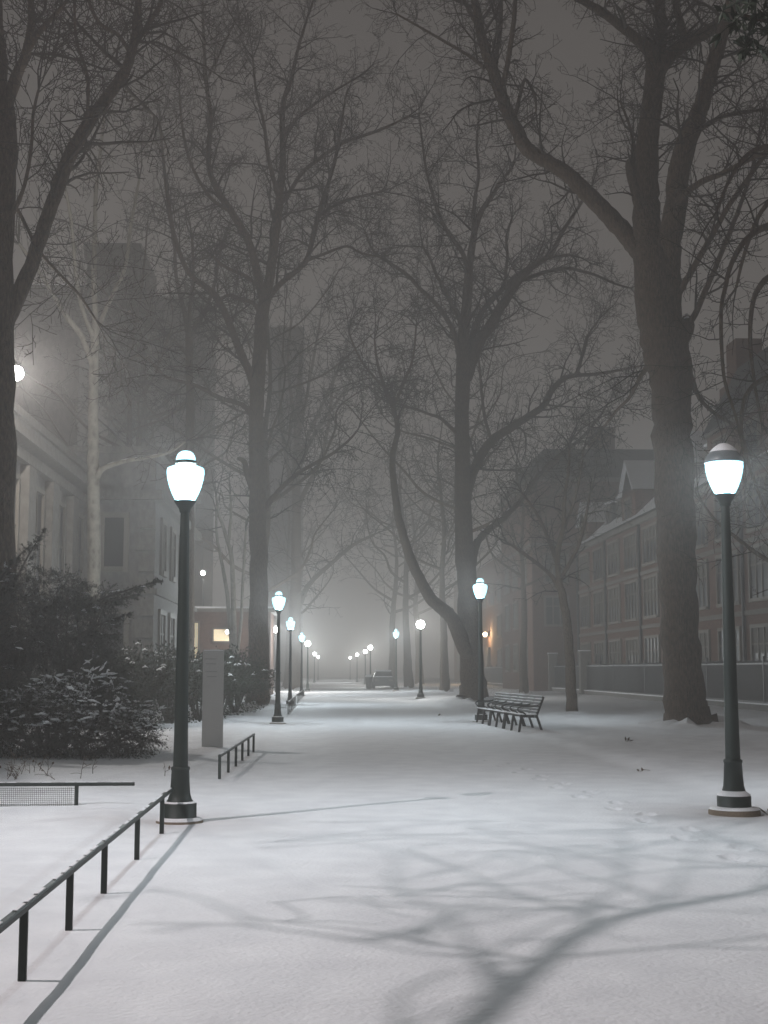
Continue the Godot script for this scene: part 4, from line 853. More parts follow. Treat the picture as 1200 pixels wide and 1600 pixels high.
func build_fence() -> void:
	var x := 17.0
	var z0 := -40.0
	var z1 := -150.0
	var t := thing("iron_fence", "long dark iron picket fence in front of the brick building", "fence", Vector3(x, 0, z0))
	var pk := B.new()
	pk.bar(Vector3(0, 0.3, 0), Vector3(0, 1.9, 0), 0.034, 0.034, Vector3.BACK)
	pk.lathe([Vector2(0.016, 1.9), Vector2(0.024, 1.93), Vector2(0, 2.02)], 5)
	var pm := pk.mesh()
	pm.surface_set_material(0, M.black_iron)
	var rest := B.new()
	var n := 0
	var z := 0.0
	while z > z1 - z0:
		if n < 298:
			var o := MeshInstance3D.new()
			o.name = "picket"
			o.mesh = pm
			t.add_child(o, true)
			o.position = Vector3(0, 0, z)
		else:
			rest.box(Vector3(0, 1.1, z), Vector3(0.034, 1.7, 0.034))
		n += 1
		z -= 0.11
	put("far_pickets", rest, M.black_iron, t, "stuff")
	var l := z1 - z0
	for y in [0.36, 1.84]:
		var b := B.new()
		b.box(Vector3(0, y, l / 2), Vector3(0.05, 0.05, -l))
		put("rail", b, M.black_iron, t)
	var s := B.new()
	s.box(Vector3(0, 1.872, l / 2), Vector3(0.04, 0.012, -l))
	put("rail_snow", s, M.snow_cap, t)
	var pl := B.new()
	pl.box(Vector3(0, 0.1, l / 2), Vector3(0.4, 0.36, -l))
	put("plinth", pl, M.grey_stone, t)
	pl = B.new()
	pl.box(Vector3(-0.04, 0.3, l / 2), Vector3(0.4, 0.05, -l))
	put("plinth_snow", pl, M.snow_cap, t)
	var q := 0.0
	while q > l:
		var b := B.new()
		b.box(Vector3(0, 1.1, q - 0.065), Vector3(0.09, 2.1, 0.09))
		put("fence_post", b, M.black_iron, t)
		q -= 3.9
	for pz in [-47.6, -60.0]:
		var b := B.new()
		b.box(Vector3(-0.1, 1.35, pz), Vector3(0.62, 2.7, 0.62))
		b.box(Vector3(-0.1, 2.76, pz), Vector3(0.74, 0.12, 0.74))
		var o := put("stone_pier", b, M.limestone, t)
		b = B.new()
		b.box(Vector3(-0.1, 2.85, pz), Vector3(0.7, 0.06, 0.7))
		put("pier_snow", b, M.snow_cap, o)


func build_benches() -> void:
	# seat runs along z; sitters face -x
	var t := thing("bench", "nearest of the dark slatted benches, its curled iron arm in full view", "bench", gy(5.0, -34.9), 0.045, "slatted benches in a row")
	var long := 2.2
	for s in 3:
		var z := -long * s / 2.0
		var b := B.new()
		b.bar(Vector3(0.0, -0.03, z), Vector3(0.07, 0.42, z), 0.045, 0.06, Vector3.RIGHT)
		put("front_leg", b, M.black_iron, t)
		b = B.new()
		b.bar(Vector3(0.62, -0.03, z), Vector3(0.47, 0.42, z), 0.045, 0.06, Vector3.RIGHT)
		b.bar(Vector3(0.47, 0.41, z), Vector3(0.66, 0.9, z), 0.045, 0.05, Vector3.RIGHT)
		put("back_leg", b, M.black_iron, t)
		b = B.new()
		b.bar(Vector3(0.05, 0.4, z), Vector3(0.5, 0.385, z), 0.045, 0.045)
		put("seat_bearer", b, M.black_iron, t)
		b = B.new()
		var pr := curve([Vector4(0.57, 0.7, z, 0.02), Vector4(0.4, 0.66, z, 0.02), Vector4(0.2, 0.66, z, 0.02), Vector4(0.06, 0.66, z, 0.02), Vector4(-0.02, 0.6, z, 0.02), Vector4(0.02, 0.52, z, 0.02), Vector4(0.12, 0.5, z, 0.02), Vector4(0.2, 0.43, z, 0.02)], 4)
		b.tube(pr[0], pr[1], 8)
		put("armrest", b, M.black_iron, t)
	for k in 6:
		var b := B.new()
		var x := 0.05 + 0.078 * k
		b.bar(Vector3(x, 0.435 - 0.012 * sin(k * 0.6), 0.06), Vector3(x, 0.435 - 0.012 * sin(k * 0.6), -long - 0.06), 0.058, 0.028)
		put("seat_slat", b, M.wood_slat, t)
		b = B.new()
		b.bar(Vector3(x, 0.456 - 0.012 * sin(k * 0.6), 0.05), Vector3(x, 0.456 - 0.012 * sin(k * 0.6), -long - 0.05), 0.05, 0.02)
		put("slat_snow", b, M.snow_cap, t)
	for k in 6:
		var b := B.new()
		var y := 0.5 + 0.078 * k
		var x := 0.47 + (y - 0.41) * 0.39
		b.bar(Vector3(x - 0.04, y, 0.06), Vector3(x - 0.04, y, -long - 0.06), 0.024, 0.058, Vector3(0.36, 0.93, 0))
		put("back_slat", b, M.wood_slat, t)
		b = B.new()
		b.bar(Vector3(x - 0.036, y + 0.034, 0.05), Vector3(x - 0.036, y + 0.034, -long - 0.05), 0.02, 0.012)
		put("slat_snow", b, M.snow_cap, t)
	dup(t, "bench", "middle bench of the slatted row", gy(4.89, -37.25), 0.045)
	dup(t, "bench", "farthest bench of the slatted row, next to the lamp post", gy(4.78, -39.6), 0.045)


func build_sign() -> void:
	var t := thing("sign_pillar", "tall grey rectangular sign pillar standing in front of the hedge", "sign", gy(-2.3, -28.0), 0.08)
	var b := B.new()
	b.box(Vector3(0, 0.95, 0), Vector3(0.43, 2.0, 0.16))
	put("panel", b, M.sign_panel, t)
	b = B.new()
	b.box(Vector3(0, 1.955, 0), Vector3(0.40, 0.02, 0.14))
	put("top_snow", b, M.snow_cap, t)
	for k in 4:
		b = B.new()
		b.box(Vector3(-0.06 + 0.01 * k, 1.78 - 0.1 * k - (0.06 if k > 1 else 0.0), 0.082), Vector3(0.24 - 0.04 * (k % 2), 0.018, 0.004))
		put("faded_line", b, M.sign_print, t)


# ---------------------------------------------------------------- evergreens
func leaf(b: B, p: Vector3, d: Vector3, up: Vector3, l: float, w: float) -> void:
	var s := d.cross(up).normalized() * w
	b.quad(p, p + d * l * 0.5 - s, p + d * l, p + d * l * 0.5 + s)


func yew(label: String, at: Vector3, lumps: Array, limbs: Array, seed_: int) -> void:
	# lumps: [centre, radii, sprays, share of sprays that hold snow]; limbs: [start, end]
	var g := RandomNumberGenerator.new()
	g.seed = seed_
	var t := thing("evergreen_bush", label, "bush", at)
	var stems := B.new()
	var needles := B.new()
	var snow := B.new()
	var patch := FastNoiseLite.new()
	patch.seed = seed_
	patch.frequency = 1.3
	for q in lumps:
		var c: Vector3 = q[0]
		var r: Vector3 = q[1]
		for k in 5:
			var d := Vector3(g.randfn(), g.randfn() * 0.6 + 0.3, g.randfn()).normalized()
			stems.tube(PackedVector3Array([Vector3(c.x * 0.3, 0.05, c.z * 0.3), c * Vector3(0.8, 0.6, 0.8), c + d * r * 0.8]), PackedFloat32Array([0.05, 0.035, 0.01]), 5)
		for k in int(q[2]):
			var d := Vector3(g.randfn(), g.randfn() * 0.9 + 0.1, g.randfn()).normalized()
			var p := c + d * r * pow(g.randf_range(0.25, 1.12), 0.45)
			if p.y < 0.03:
				continue
			var dd := (d * 0.7 + Vector3(g.randfn(), g.randfn() * 0.5 - 0.25, g.randfn()) * 0.6).normalized()
			spray(needles, snow, g, p, dd, g.randf_range(0.14, 0.34), patch.get_noise_3dv(p) > 0.02 and d.y > 0.05 and g.randf() < q[3])
	for q in limbs:
		var a: Vector3 = q[0]
		var e: Vector3 = q[1]
		stems.tube(PackedVector3Array([a, a.lerp(e, 0.5) + Vector3.UP * 0.05, e]), PackedFloat32Array([0.03, 0.02, 0.006]), 5)
		var long := a.distance_to(e)
		var along := (e - a).normalized()
		for k in int(long * 60):
			var f := g.randf()
			var dd := (along * 0.8 + Vector3(g.randfn(), g.randfn() * 0.5 - 0.2, g.randfn()) * 0.55).normalized()
			spray(needles, snow, g, a.lerp(e, f) + Vector3(g.randfn(), g.randfn() * 0.5, g.randfn()) * 0.10 * (1.1 - f), dd, g.randf_range(0.1, 0.3) * (1.1 - 0.6 * f), g.randf() < 0.03)
	put("branches", stems, M.twig, t, "stuff")
	put("foliage", needles, M.needles, t, "stuff")
	put("foliage_snow", snow, M.snow_cap, t, "stuff")


func spray(needles: B, snow: B, g: RandomNumberGenerator, p: Vector3, dd: Vector3, sl: float, snowy: bool) -> void:
	var ups := Vector3(g.randfn() * 0.4, 1, g.randfn() * 0.4).normalized()
	var cross := dd.cross(ups).normalized()
	var tip := p + dd * sl - Vector3.UP * sl * 0.2
	needles.quad(p - cross * 0.004, tip, tip, p + cross * 0.004)
	for m in 8:
		var pp := p.lerp(tip, (m + g.randf()) / 8.0)
		for sgn in [-1, 1]:
			var nd: Vector3 = (dd * 0.6 + cross * sgn * g.randf_range(0.4, 1.0) + Vector3(g.randfn(), g.randfn(), g.randfn()) * 0.4).normalized()
			leaf(needles, pp, nd, ups, g.randf_range(0.04, 0.08), 0.009)
	if snowy:
		for m in 2:
			var c := p.lerp(tip, g.randf_range(0.2, 0.9)) + Vector3.UP * 0.015 + cross * g.randf_range(-0.03, 0.03)
			var d2 := (dd * Vector3(1, 0.4, 1) + cross * g.randfn() * 0.4).normalized()
			var w := g.randf_range(0.012, 0.028)
			var l := sl * g.randf_range(0.15, 0.4)
			snow.tube(PackedVector3Array([c - d2 * l, c - d2 * l * 0.3 + Vector3.UP * w * 0.3, c + d2 * l * 0.3, c + d2 * l]), PackedFloat32Array([0.004, w, w * 0.8, 0.004]), 5, 0.3)


func build_bushes() -> void:
	var g := RandomNumberGenerator.new()
	g.seed = 77
	# low spreading mound, snow caught on its sprays
	yew("dark low evergreen bush with snow caught on its sprays", Vector3(-4.5, 0, -25.2), [
		[Vector3(0.15, 0.55, 0.1), Vector3(1.15, 0.75, 1.0), 1500, 0.6],
		[Vector3(-1.0, 0.6, 0.2), Vector3(0.9, 0.75, 0.9), 975, 0.45],
		[Vector3(0.75, 0.4, 0.3), Vector3(0.7, 0.5, 0.7), 380, 0.4],
		[Vector3(-0.2, 1.1, -0.4), Vector3(0.85, 0.5, 0.7), 630, 0.65],
		[Vector3(-1.9, 0.7, -0.2), Vector3(0.8, 0.8, 0.8), 420, 0.4],
	], [[Vector3(0.4, 0.6, 0.3), Vector3(1.45, 0.35, 0.8)], [Vector3(-0.2, 0.6, 0.4), Vector3(0.4, 0.12, 1.3)]], 5)
	yew("tall dark evergreen with a long limb reaching out to the lamp post", Vector3(-5.5, 0, -27.6), [
		[Vector3(0.1, 1.5, 0), Vector3(1.25, 1.0, 1.1), 1530, 0.05],
		[Vector3(0.3, 2.35, 0), Vector3(0.95, 0.75, 0.9), 1054, 0.04],
		[Vector3(-0.6, 2.5, 0), Vector3(0.8, 0.85, 0.8), 884, 0.04],
		[Vector3(-0.2, 3.2, -0.1), Vector3(0.85, 0.4, 0.7), 646, 0.04],
		[Vector3(0.75, 3.05, 0.0), Vector3(0.6, 0.28, 0.5), 200, 0.04],
		[Vector3(0.9, 1.3, 0.1), Vector3(0.7, 0.8, 0.7), 680, 0.1],
		[Vector3(-1.2, 1.6, 0.1), Vector3(0.8, 1.1, 0.8), 850, 0.05],
	], [[Vector3(0.3, 2.75, 0.1), Vector3(2.15, 3.4, 0.3)], [Vector3(0.5, 2.7, 0.2), Vector3(1.75, 3.12, 0.4)], [Vector3(0.5, 2.3, 0), Vector3(1.6, 2.75, 0.2)], [Vector3(0.2, 2.2, 0.2), Vector3(1.35, 2.3, 0.4)], [Vector3(-0.9, 3.2, 0), Vector3(-0.25, 4.4, 0.1)], [Vector3(-1.1, 3.4, 0.1), Vector3(-0.45, 4.15, 0.2)]], 6)
	# clipped hedge behind the sign
	var spots := [[-6.2, -36.0, 1.2], [-5.2, -37.5, 1.15], [-4.6, -40.5, 1.2], [-4.0, -43.5, 1.15], [-3.6, -46.5, 1.2], [-3.3, -49.8, 1.2]]
	var names := ["leftmost rounded shrub of the dark row behind the tall evergreen", "second rounded shrub of the dark row", "shrub of the dark row just left of the nearest lamp post", "shrub of the dark row directly behind the sign pillar", "shrub of the dark row just right of the sign pillar", "last shrub of the dark row, touching the big tree trunk"]
	for s in spots.size():
		var lf := B.new()
		var st := B.new()
		var sn := B.new()
		var rad: float = spots[s][2]
		for k in 5200:
			var d := Vector3(g.randfn(), g.randfn(), g.randfn()).normalized()
			d.y = absf(d.y) if g.randf() < 0.8 else d.y
			var q := pow(g.randf(), 0.25)
			var lump := 1.0 + 0.14 * sin(d.x * 9.0 + s) * sin(d.z * 8.0) + 0.1 * sin(d.y * 11.0 + s * 2.0)
			var p := Vector3(d.x * rad * 1.25, 0.95 + d.y * 1.08, d.z * rad * 1.35) * Vector3(q, 1, q) * lump
			p.y = maxf(p.y * (0.35 + 0.65 * q), 0.04)
			var dd := (d + Vector3(g.randfn(), g.randfn(), g.randfn()) * 0.6).normalized()
			leaf(lf, p, dd, Vector3(g.randfn(), 1.0, g.randfn()).normalized(), g.randf_range(0.07, 0.13), 0.028)
			if k % 70 == 0 and d.y > 0.3 and q > 0.85:
				sn.tube(PackedVector3Array([p - Vector3(0.07, 0, 0), p + Vector3(0, 0.03, 0.02), p + Vector3(0.08, 0.0, 0.03)]), PackedFloat32Array([0.012, 0.032, 0.008]), 5, 0.3)
		for k in 26:
			var a := g.randf() * TAU
			st.tube(PackedVector3Array([Vector3(cos(a) * 0.1, 0, sin(a) * 0.1), Vector3(cos(a) * 0.4, 0.7, sin(a) * 0.4), Vector3(cos(a) * 0.8, 1.5, sin(a) * 0.8)]), PackedFloat32Array([0.03, 0.02, 0.008]), 5)
		var t := thing("shrub", names[s], "shrub", gy(spots[s][0], spots[s][1]), 0.0, "dark shrubs in a row behind the sign")
		put("branches", st, M.twig, t, "stuff")
		put("foliage", lf, M.hedge_leaf, t, "stuff")
		put("foliage_snow", sn, M.snow_cap, t, "stuff")


func build_magnolia() -> void:
	var g := RandomNumberGenerator.new()
	g.seed = 91
	var t := thing("evergreen_tree", "broad leaved evergreen whose dark leaves hang into the upper corner", "tree", Vector3(6.65, 0.15, -12.3))
	var limbs := [["trunk", [Vector4(0, -0.1, 0, 0.16), Vector4(0.05, 2, 0, 0.13), Vector4(0, 5, 0.1, 0.1), Vector4(0.1, 8, 0, 0.06), Vector4(0.1, 10, 0, 0.02)]], ["limb", [Vector4(0, 5.2, 0, 0.07), Vector4(-0.8, 6.6, 0.1, 0.05), Vector4(-1.7, 7.45, 0.1, 0.035), Vector4(-2.65, 7.75, 0.1, 0.015)]], ["limb", [Vector4(0, 6.3, 0, 0.05), Vector4(-0.9, 7.3, 0.2, 0.04), Vector4(-2.2, 7.7, 0.3, 0.015)]], ["limb", [Vector4(0, 6.0, 0, 0.05), Vector4(0.9, 7.3, -0.3, 0.04), Vector4(1.6, 8.2, -0.5, 0.015)]]]
	var lf := B.new()
	for l in limbs:
		var pr := curve(l[1], 5)
		var b := B.new()
		b.tube(pr[0], pr[1], 10, 0.04)
		put(l[0], b, M.bark, t)
		var p: PackedVector3Array = pr[0]
		for k in range(p.size() / 3, p.size()):
			for q in 12:
				var d := Vector3(g.randfn(), g.randfn() * 0.6 - 0.1, g.randfn()).normalized()
				var e := p[k] + d * g.randf_range(0.08, 0.38)
				b = lf
				b.tube(PackedVector3Array([p[k], e]), PackedFloat32Array([0.006, 0.004]), 3)
				for m in 6:
					var dd := (d * 0.5 + Vector3(g.randfn(), g.randfn() - 0.6, g.randfn())).normalized()
					var up := Vector3(g.randfn(), 1, g.randfn()).normalized()
					var s := dd.cross(up).normalized()
					var u := s.cross(dd)
					var ll := g.randf_range(0.11, 0.17)
					var w := ll * 0.17
					var mid := e + dd * ll * 0.5 - u * 0.012
					b.quad(e, e + dd * ll * 0.4 + s * w, e + dd * ll, mid)
					b.quad(e, mid, e + dd * ll, e + dd * ll * 0.4 - s * w)
	put("foliage", lf, M.glossy_leaf, t, "stuff")


# ---------------------------------------------------------------- buildings
func framed_window(parent: Node3D, c: Vector3, w: float, h: float, out: Vector3, lights := 4, surround := 0.16, glass := "window_glass") -> void:
	# c is the middle of the opening on the wall's face; out points away from the wall
	var s := Vector3.UP.cross(out).normalized()
	var bs := Basis(s, Vector3.UP, out)
	var b := B.new()
	var q := surround
	b.box(c + s * (w / 2 + q / 2) + out * 0.03, Vector3(q, h + 2 * q, 0.14), bs)
	b.box(c - s * (w / 2 + q / 2) + out * 0.03, Vector3(q, h + 2 * q, 0.14), bs)
	b.box(c + Vector3.UP * (h / 2 + q / 2) + out * 0.03, Vector3(w, q, 0.14), bs)
	b.box(c - Vector3.UP * (h / 2 + q / 2) + out * 0.06, Vector3(w, q, 0.2), bs)
	for k in range(1, lights):
		b.box(c + s * (w * (float(k) / lights - 0.5)) + out * 0.015, Vector3(0.09, h, 0.09), bs)
	if lights > 1:
		b.box(c + Vector3.UP * h * 0.18 + out * 0.012, Vector3(w, 0.07, 0.07), bs)
	var f := put("window", b, M.window_frame, parent)
	b = B.new()
	b.box(c + out * 0.004, Vector3(w, h, 0.008), bs)
	put("pane", b, M[glass], f)
	var pick := fposmod(sin(c.z * 12.9 + c.y * 78.2) * 437.5, 1.0)
	if glass == "window_glass" and pick > 0.45 and w > 2.0:
		b = B.new()
		var drop := h * (0.25 + 0.5 * fposmod(pick * 7.0, 1.0))
		b.box(c + Vector3.UP * (h - drop) * 0.5 + out * 0.009, Vector3(w, drop, 0.004), bs)
		put("blind", b, M.blind, f)


func part_box(called: String, m: String, parent: Node3D, c: Vector3, s: Vector3) -> MeshInstance3D:
	var b := B.new()
	b.box(c, s)
	return put(called, b, M[m], parent)


func gable(parent: Node3D, x0: float, x1: float, zc: float, half: float, y0: float, y1: float) -> void:
	# a wall dormer whose front lies at x0 and whose ridge runs back to x1
	var b := B.new()
	var a := Vector3(x0, y0, zc + half)
	var c := Vector3(x0, y0, zc - half)
	var t := Vector3(x0, y1, zc)
	b.tri(a, c, t)
	b.tri(a, t, c)
	b.quad(a, t, Vector3(x1, y1, zc), Vector3(x1, y0, zc + half))
	b.quad(c, Vector3(x1, y0, zc - half), Vector3(x1, y1, zc), t)
	put("gable", b, M.brick, parent)
	b = B.new()
	var o := Vector3(0.02, 0.14, 0)
	var over := 0.25
	for s in [1.0, -1.0]:
		var e := Vector3(x0 - over, y0 - 0.1, zc + s * (half + 0.2)) + o
		var e2 := Vector3(x1, y0 - 0.1, zc + s * (half + 0.2)) + o
		var r := Vector3(x0 - over, y1, zc) + o
		var r2 := Vector3(x1, y1, zc) + o
		var th := Vector3(0, 0.12, 0)
		b.quad(e, r, r2, e2)
		b.quad(e - th, r - th, r, e)
	put("gable_snow", b, M.snow_cap, parent)


func build_right_hall() -> void:
	var X := 19.0
	var out := Vector3(-1, 0, 0)
	var t := thing("brick_hall", "long three storey brick hall with dormers behind the iron fence", "building", Vector3.ZERO)
	part_box("wall", "brick", t, Vector3(X + 6, 5.3, -70), Vector3(12, 10.6, 60))
	for y in [4.15, 7.35]:
		part_box("stone_band", "limestone", t, Vector3(X - 0.04, y, -70), Vector3(0.12, 0.22, 60))
	part_box("cornice", "limestone", t, Vector3(X - 0.12, 10.5, -70), Vector3(0.3, 0.3, 60))
	var k := 0
	var z := -97.6
	while z < -42.0:
		for s in [[2.35, 2.2, 4], [5.85, 2.2, 4], [8.9, 2.05, 4]]:
			framed_window(t, Vector3(X, s[0], z), 3.2, s[1], out, s[2])
		if k % 2 == 0:
			var b := B.new()
			b.tube(PackedVector3Array([Vector3(X - 0.12, 0.2, z - 2.5), Vector3(X - 0.12, 10.4, z - 2.5)]), PackedFloat32Array([0.09, 0.09]), 8)
			put("downpipe", b, M.black_iron, t)
		k += 1
		z += 5.0
	# roof: slate slope with a snow sheet lying on its lower half
	var b := B.new()
	var e0 := Vector3(X - 0.35, 10.65, -40)
	var e1 := Vector3(X - 0.35, 10.65, -100)
	var r0 := Vector3(X + 6, 16.6, -40)
	var r1 := Vector3(X + 6, 16.6, -100)
	b.quad(e0, r0, r1, e1)
	b.quad(Vector3(X + 12.3, 10.65, -100), r1, r0, Vector3(X + 12.3, 10.65, -40))
	b.tri(e0, Vector3(X + 12.3, 10.65, -40), r0)
	b.tri(e1, r1, Vector3(X + 12.3, 10.65, -100))
	var roof := put("roof", b, M.slate, t)
	b = B.new()
	var n := 60
	for a in n:
		var za := -40.0 - 60.0 * a / n
		var zb := -40.0 - 60.0 * (a + 1) / n
		var fa := 0.30 + 0.10 * sin(a * 0.7) + 0.06 * sin(a * 1.9)
		var fb := 0.30 + 0.10 * sin((a + 1) * 0.7) + 0.06 * sin((a + 1) * 1.9)
		var up := Vector3(-0.05, 0.07, 0)
		b.quad(Vector3(X - 0.35, 10.65, za) + up, e0.lerp(r0, fa) * Vector3(1, 1, 0) + Vector3(0, 0, za) + up, e0.lerp(r0, fb) * Vector3(1, 1, 0) + Vector3(0, 0, zb) + up, Vector3(X - 0.35, 10.65, zb) + up)
	put("roof_snow", b, M.snow_cap, roof)
	# brick wall dormers and leaded dormers
	for q in [[-97.8, 1.7, 12.2, 13.8], [-83.0, 1.9, 12.6, 14.6], [-72.5, 1.9, 12.6, 14.6], [-48.0, 1.9, 12.6, 14.6]]:
		if q[2] > 11.0:
			part_box("dormer_wall", "brick", t, Vector3(X + 1.5, (10.6 + q[2]) / 2, q[0]), Vector3(3.06, q[2] - 10.6, q[1] * 2))
			framed_window(t, Vector3(X - 0.03, 11.55, q[0]), 1.6, 1.3, out, 2)
		else:
			framed_window(t, Vector3(X - 0.01, 12.2, q[0]), 2.4, 1.8, out, 3)
		gable(t, X - 0.03, X + 4.0, q[0], q[1], q[2], q[3])
	# taller pavilion block rising above the eaves, with a steep flat-topped roof
	part_box("pavilion_wall", "brick", t, Vector3(X + 4.6, 11.7, -55.5), Vector3(9.6, 2.6, 18.6))
	part_box("stone_band", "limestone", t, Vector3(X + 4.6, 13.05, -55.5), Vector3(9.9, 0.22, 18.9))
	for zc in [-62.5, -57.8, -53.1, -48.4]:
		framed_window(t, Vector3(X - 0.2, 11.75, zc), 1.8, 1.5, out, 2)
	b = B.new()
	var lo := [Vector3(X - 0.4, 13.15, -46), Vector3(X + 9.6, 13.15, -46), Vector3(X + 9.6, 13.15, -65), Vector3(X - 0.4, 13.15, -65)]
	var hi := [Vector3(X + 1.0, 16.2, -47.6), Vector3(X + 8.2, 16.2, -47.6), Vector3(X + 8.2, 16.2, -63.4), Vector3(X + 1.0, 16.2, -63.4)]
	for a in 4:
		b.quad(lo[a], hi[a], hi[(a + 1) % 4], lo[(a + 1) % 4])
	b.quad(hi[0], hi[3], hi[2], hi[1])
	put("pavilion_roof", b, M.slate, t)
	part_box("chimney", "brick", t, Vector3(X + 1.6, 15.4, -64.2), Vector3(1.3, 4.6, 1.6))
	for zc in [-92.5, -89.0, -77.5, -67.5]:
		part_box("dormer", "slate", t, Vector3(X + 2.0, 12.2, zc), Vector3(2.4, 1.9, 1.7))
		var w := part_box("dormer_snow", "snow_cap", t, Vector3(X + 1.9, 13.2, zc), Vector3(2.5, 0.12, 1.85))
		w.set_meta("label", "snow lying on the flat dormer roof")
		framed_window(t, Vector3(X + 0.79, 12.2, zc), 1.1, 1.3, out, 2, 0.1)
	for zc in [-66.5, -80.0]:
		part_box("chimney", "brick", t, Vector3(X + 6, 17.2, zc), Vector3(1.2, 3.4, 2.2))

	# cross wing that juts out at the far end
	t = thing("brick_cross_wing", "tall dark brick wing with hipped roof and chimney at the far end of the hall", "building", Vector3.ZERO)
	part_box("wall", "brick", t, Vector3(21.6, 8.0, -109.0), Vector3(12.2, 16.0, 17.6))
	part_box("stone_band", "limestone", t, Vector3(21.6, 15.95, -109.0), Vector3(12.5, 0.3, 17.9))
	part_box("stone_band", "limestone", t, Vector3(21.6, 11.0, -109.0), Vector3(12.4, 0.2, 17.8))
	b = B.new()
	var c := [Vector3(15.2, 16.1, -99.9), Vector3(28, 16.1, -99.9), Vector3(28, 16.1, -118.1), Vector3(15.2, 16.1, -118.1)]
	var d := [Vector3(16.8, 18.6, -102), Vector3(26.4, 18.6, -102), Vector3(26.4, 18.6, -116), Vector3(16.8, 18.6, -116)]
	for a in 4:
		b.quad(c[a], d[a], d[(a + 1) % 4], c[(a + 1) % 4])
	b.quad(d[0], d[3], d[2], d[1])
	put("roof", b, M.slate, t)
	part_box("chimney", "brick", t, Vector3(21.6, 19.4, -103.5), Vector3(1.9, 2.2, 1.3))
	for y in [2.6, 6.0, 9.2]:
		for zc in [-104.0, -109.0, -114.0]:
			framed_window(t, Vector3(15.5, y, zc), 2.2, 2.0, out, 3)
	for y in [6.0, 9.2]:
		framed_window(t, Vector3(17.3, y, -100.2), 1.6, 2.0, Vector3(0, 0, 1), 3)

	# lower range beyond, with a warm lit entrance
	t = thing("brick_lodge", "misty brick range beyond the wing with a warm lit doorway", "building", Vector3.ZERO)
	part_box("wall", "brick", t, Vector3(23.4, 6.5, -150), Vector3(12, 13, 64))
	b = B.new()
	b.quad(Vector3(17.1, 13, -118), Vector3(23.4, 17, -118), Vector3(23.4, 17, -182), Vector3(17.1, 13, -182))
	b.quad(Vector3(29.6, 13, -182), Vector3(23.4, 17, -182), Vector3(23.4, 17, -118), Vector3(29.6, 13, -118))
	b.tri(Vector3(17.1, 13, -118), Vector3(29.6, 13, -118), Vector3(23.4, 17, -118))
	put("roof", b, M.slate, t)
	for y in [2.6, 6.0, 9.4]:
		for q in 10:
			if not (q in [3, 4] and y < 7.0):
				framed_window(t, Vector3(17.4, y, -122.0 - 6.0 * q), 2.6, 2.0, out, 3)
	var door := part_box("doorway", "limestone", t, Vector3(17.3, 2.0, -143.0), Vector3(0.3, 4.0, 2.6))
	part_box("door", "window_frame", door, Vector3(17.12, 1.6, -143.0), Vector3(0.1, 3.0, 1.8))
	floodlight("round warm wall lamp glowing beside a doorway behind the bench lamp post", Vector3(17.0, 5.4, -142.4), -PI / 2, 24.0, 1.7, "warm_glass")


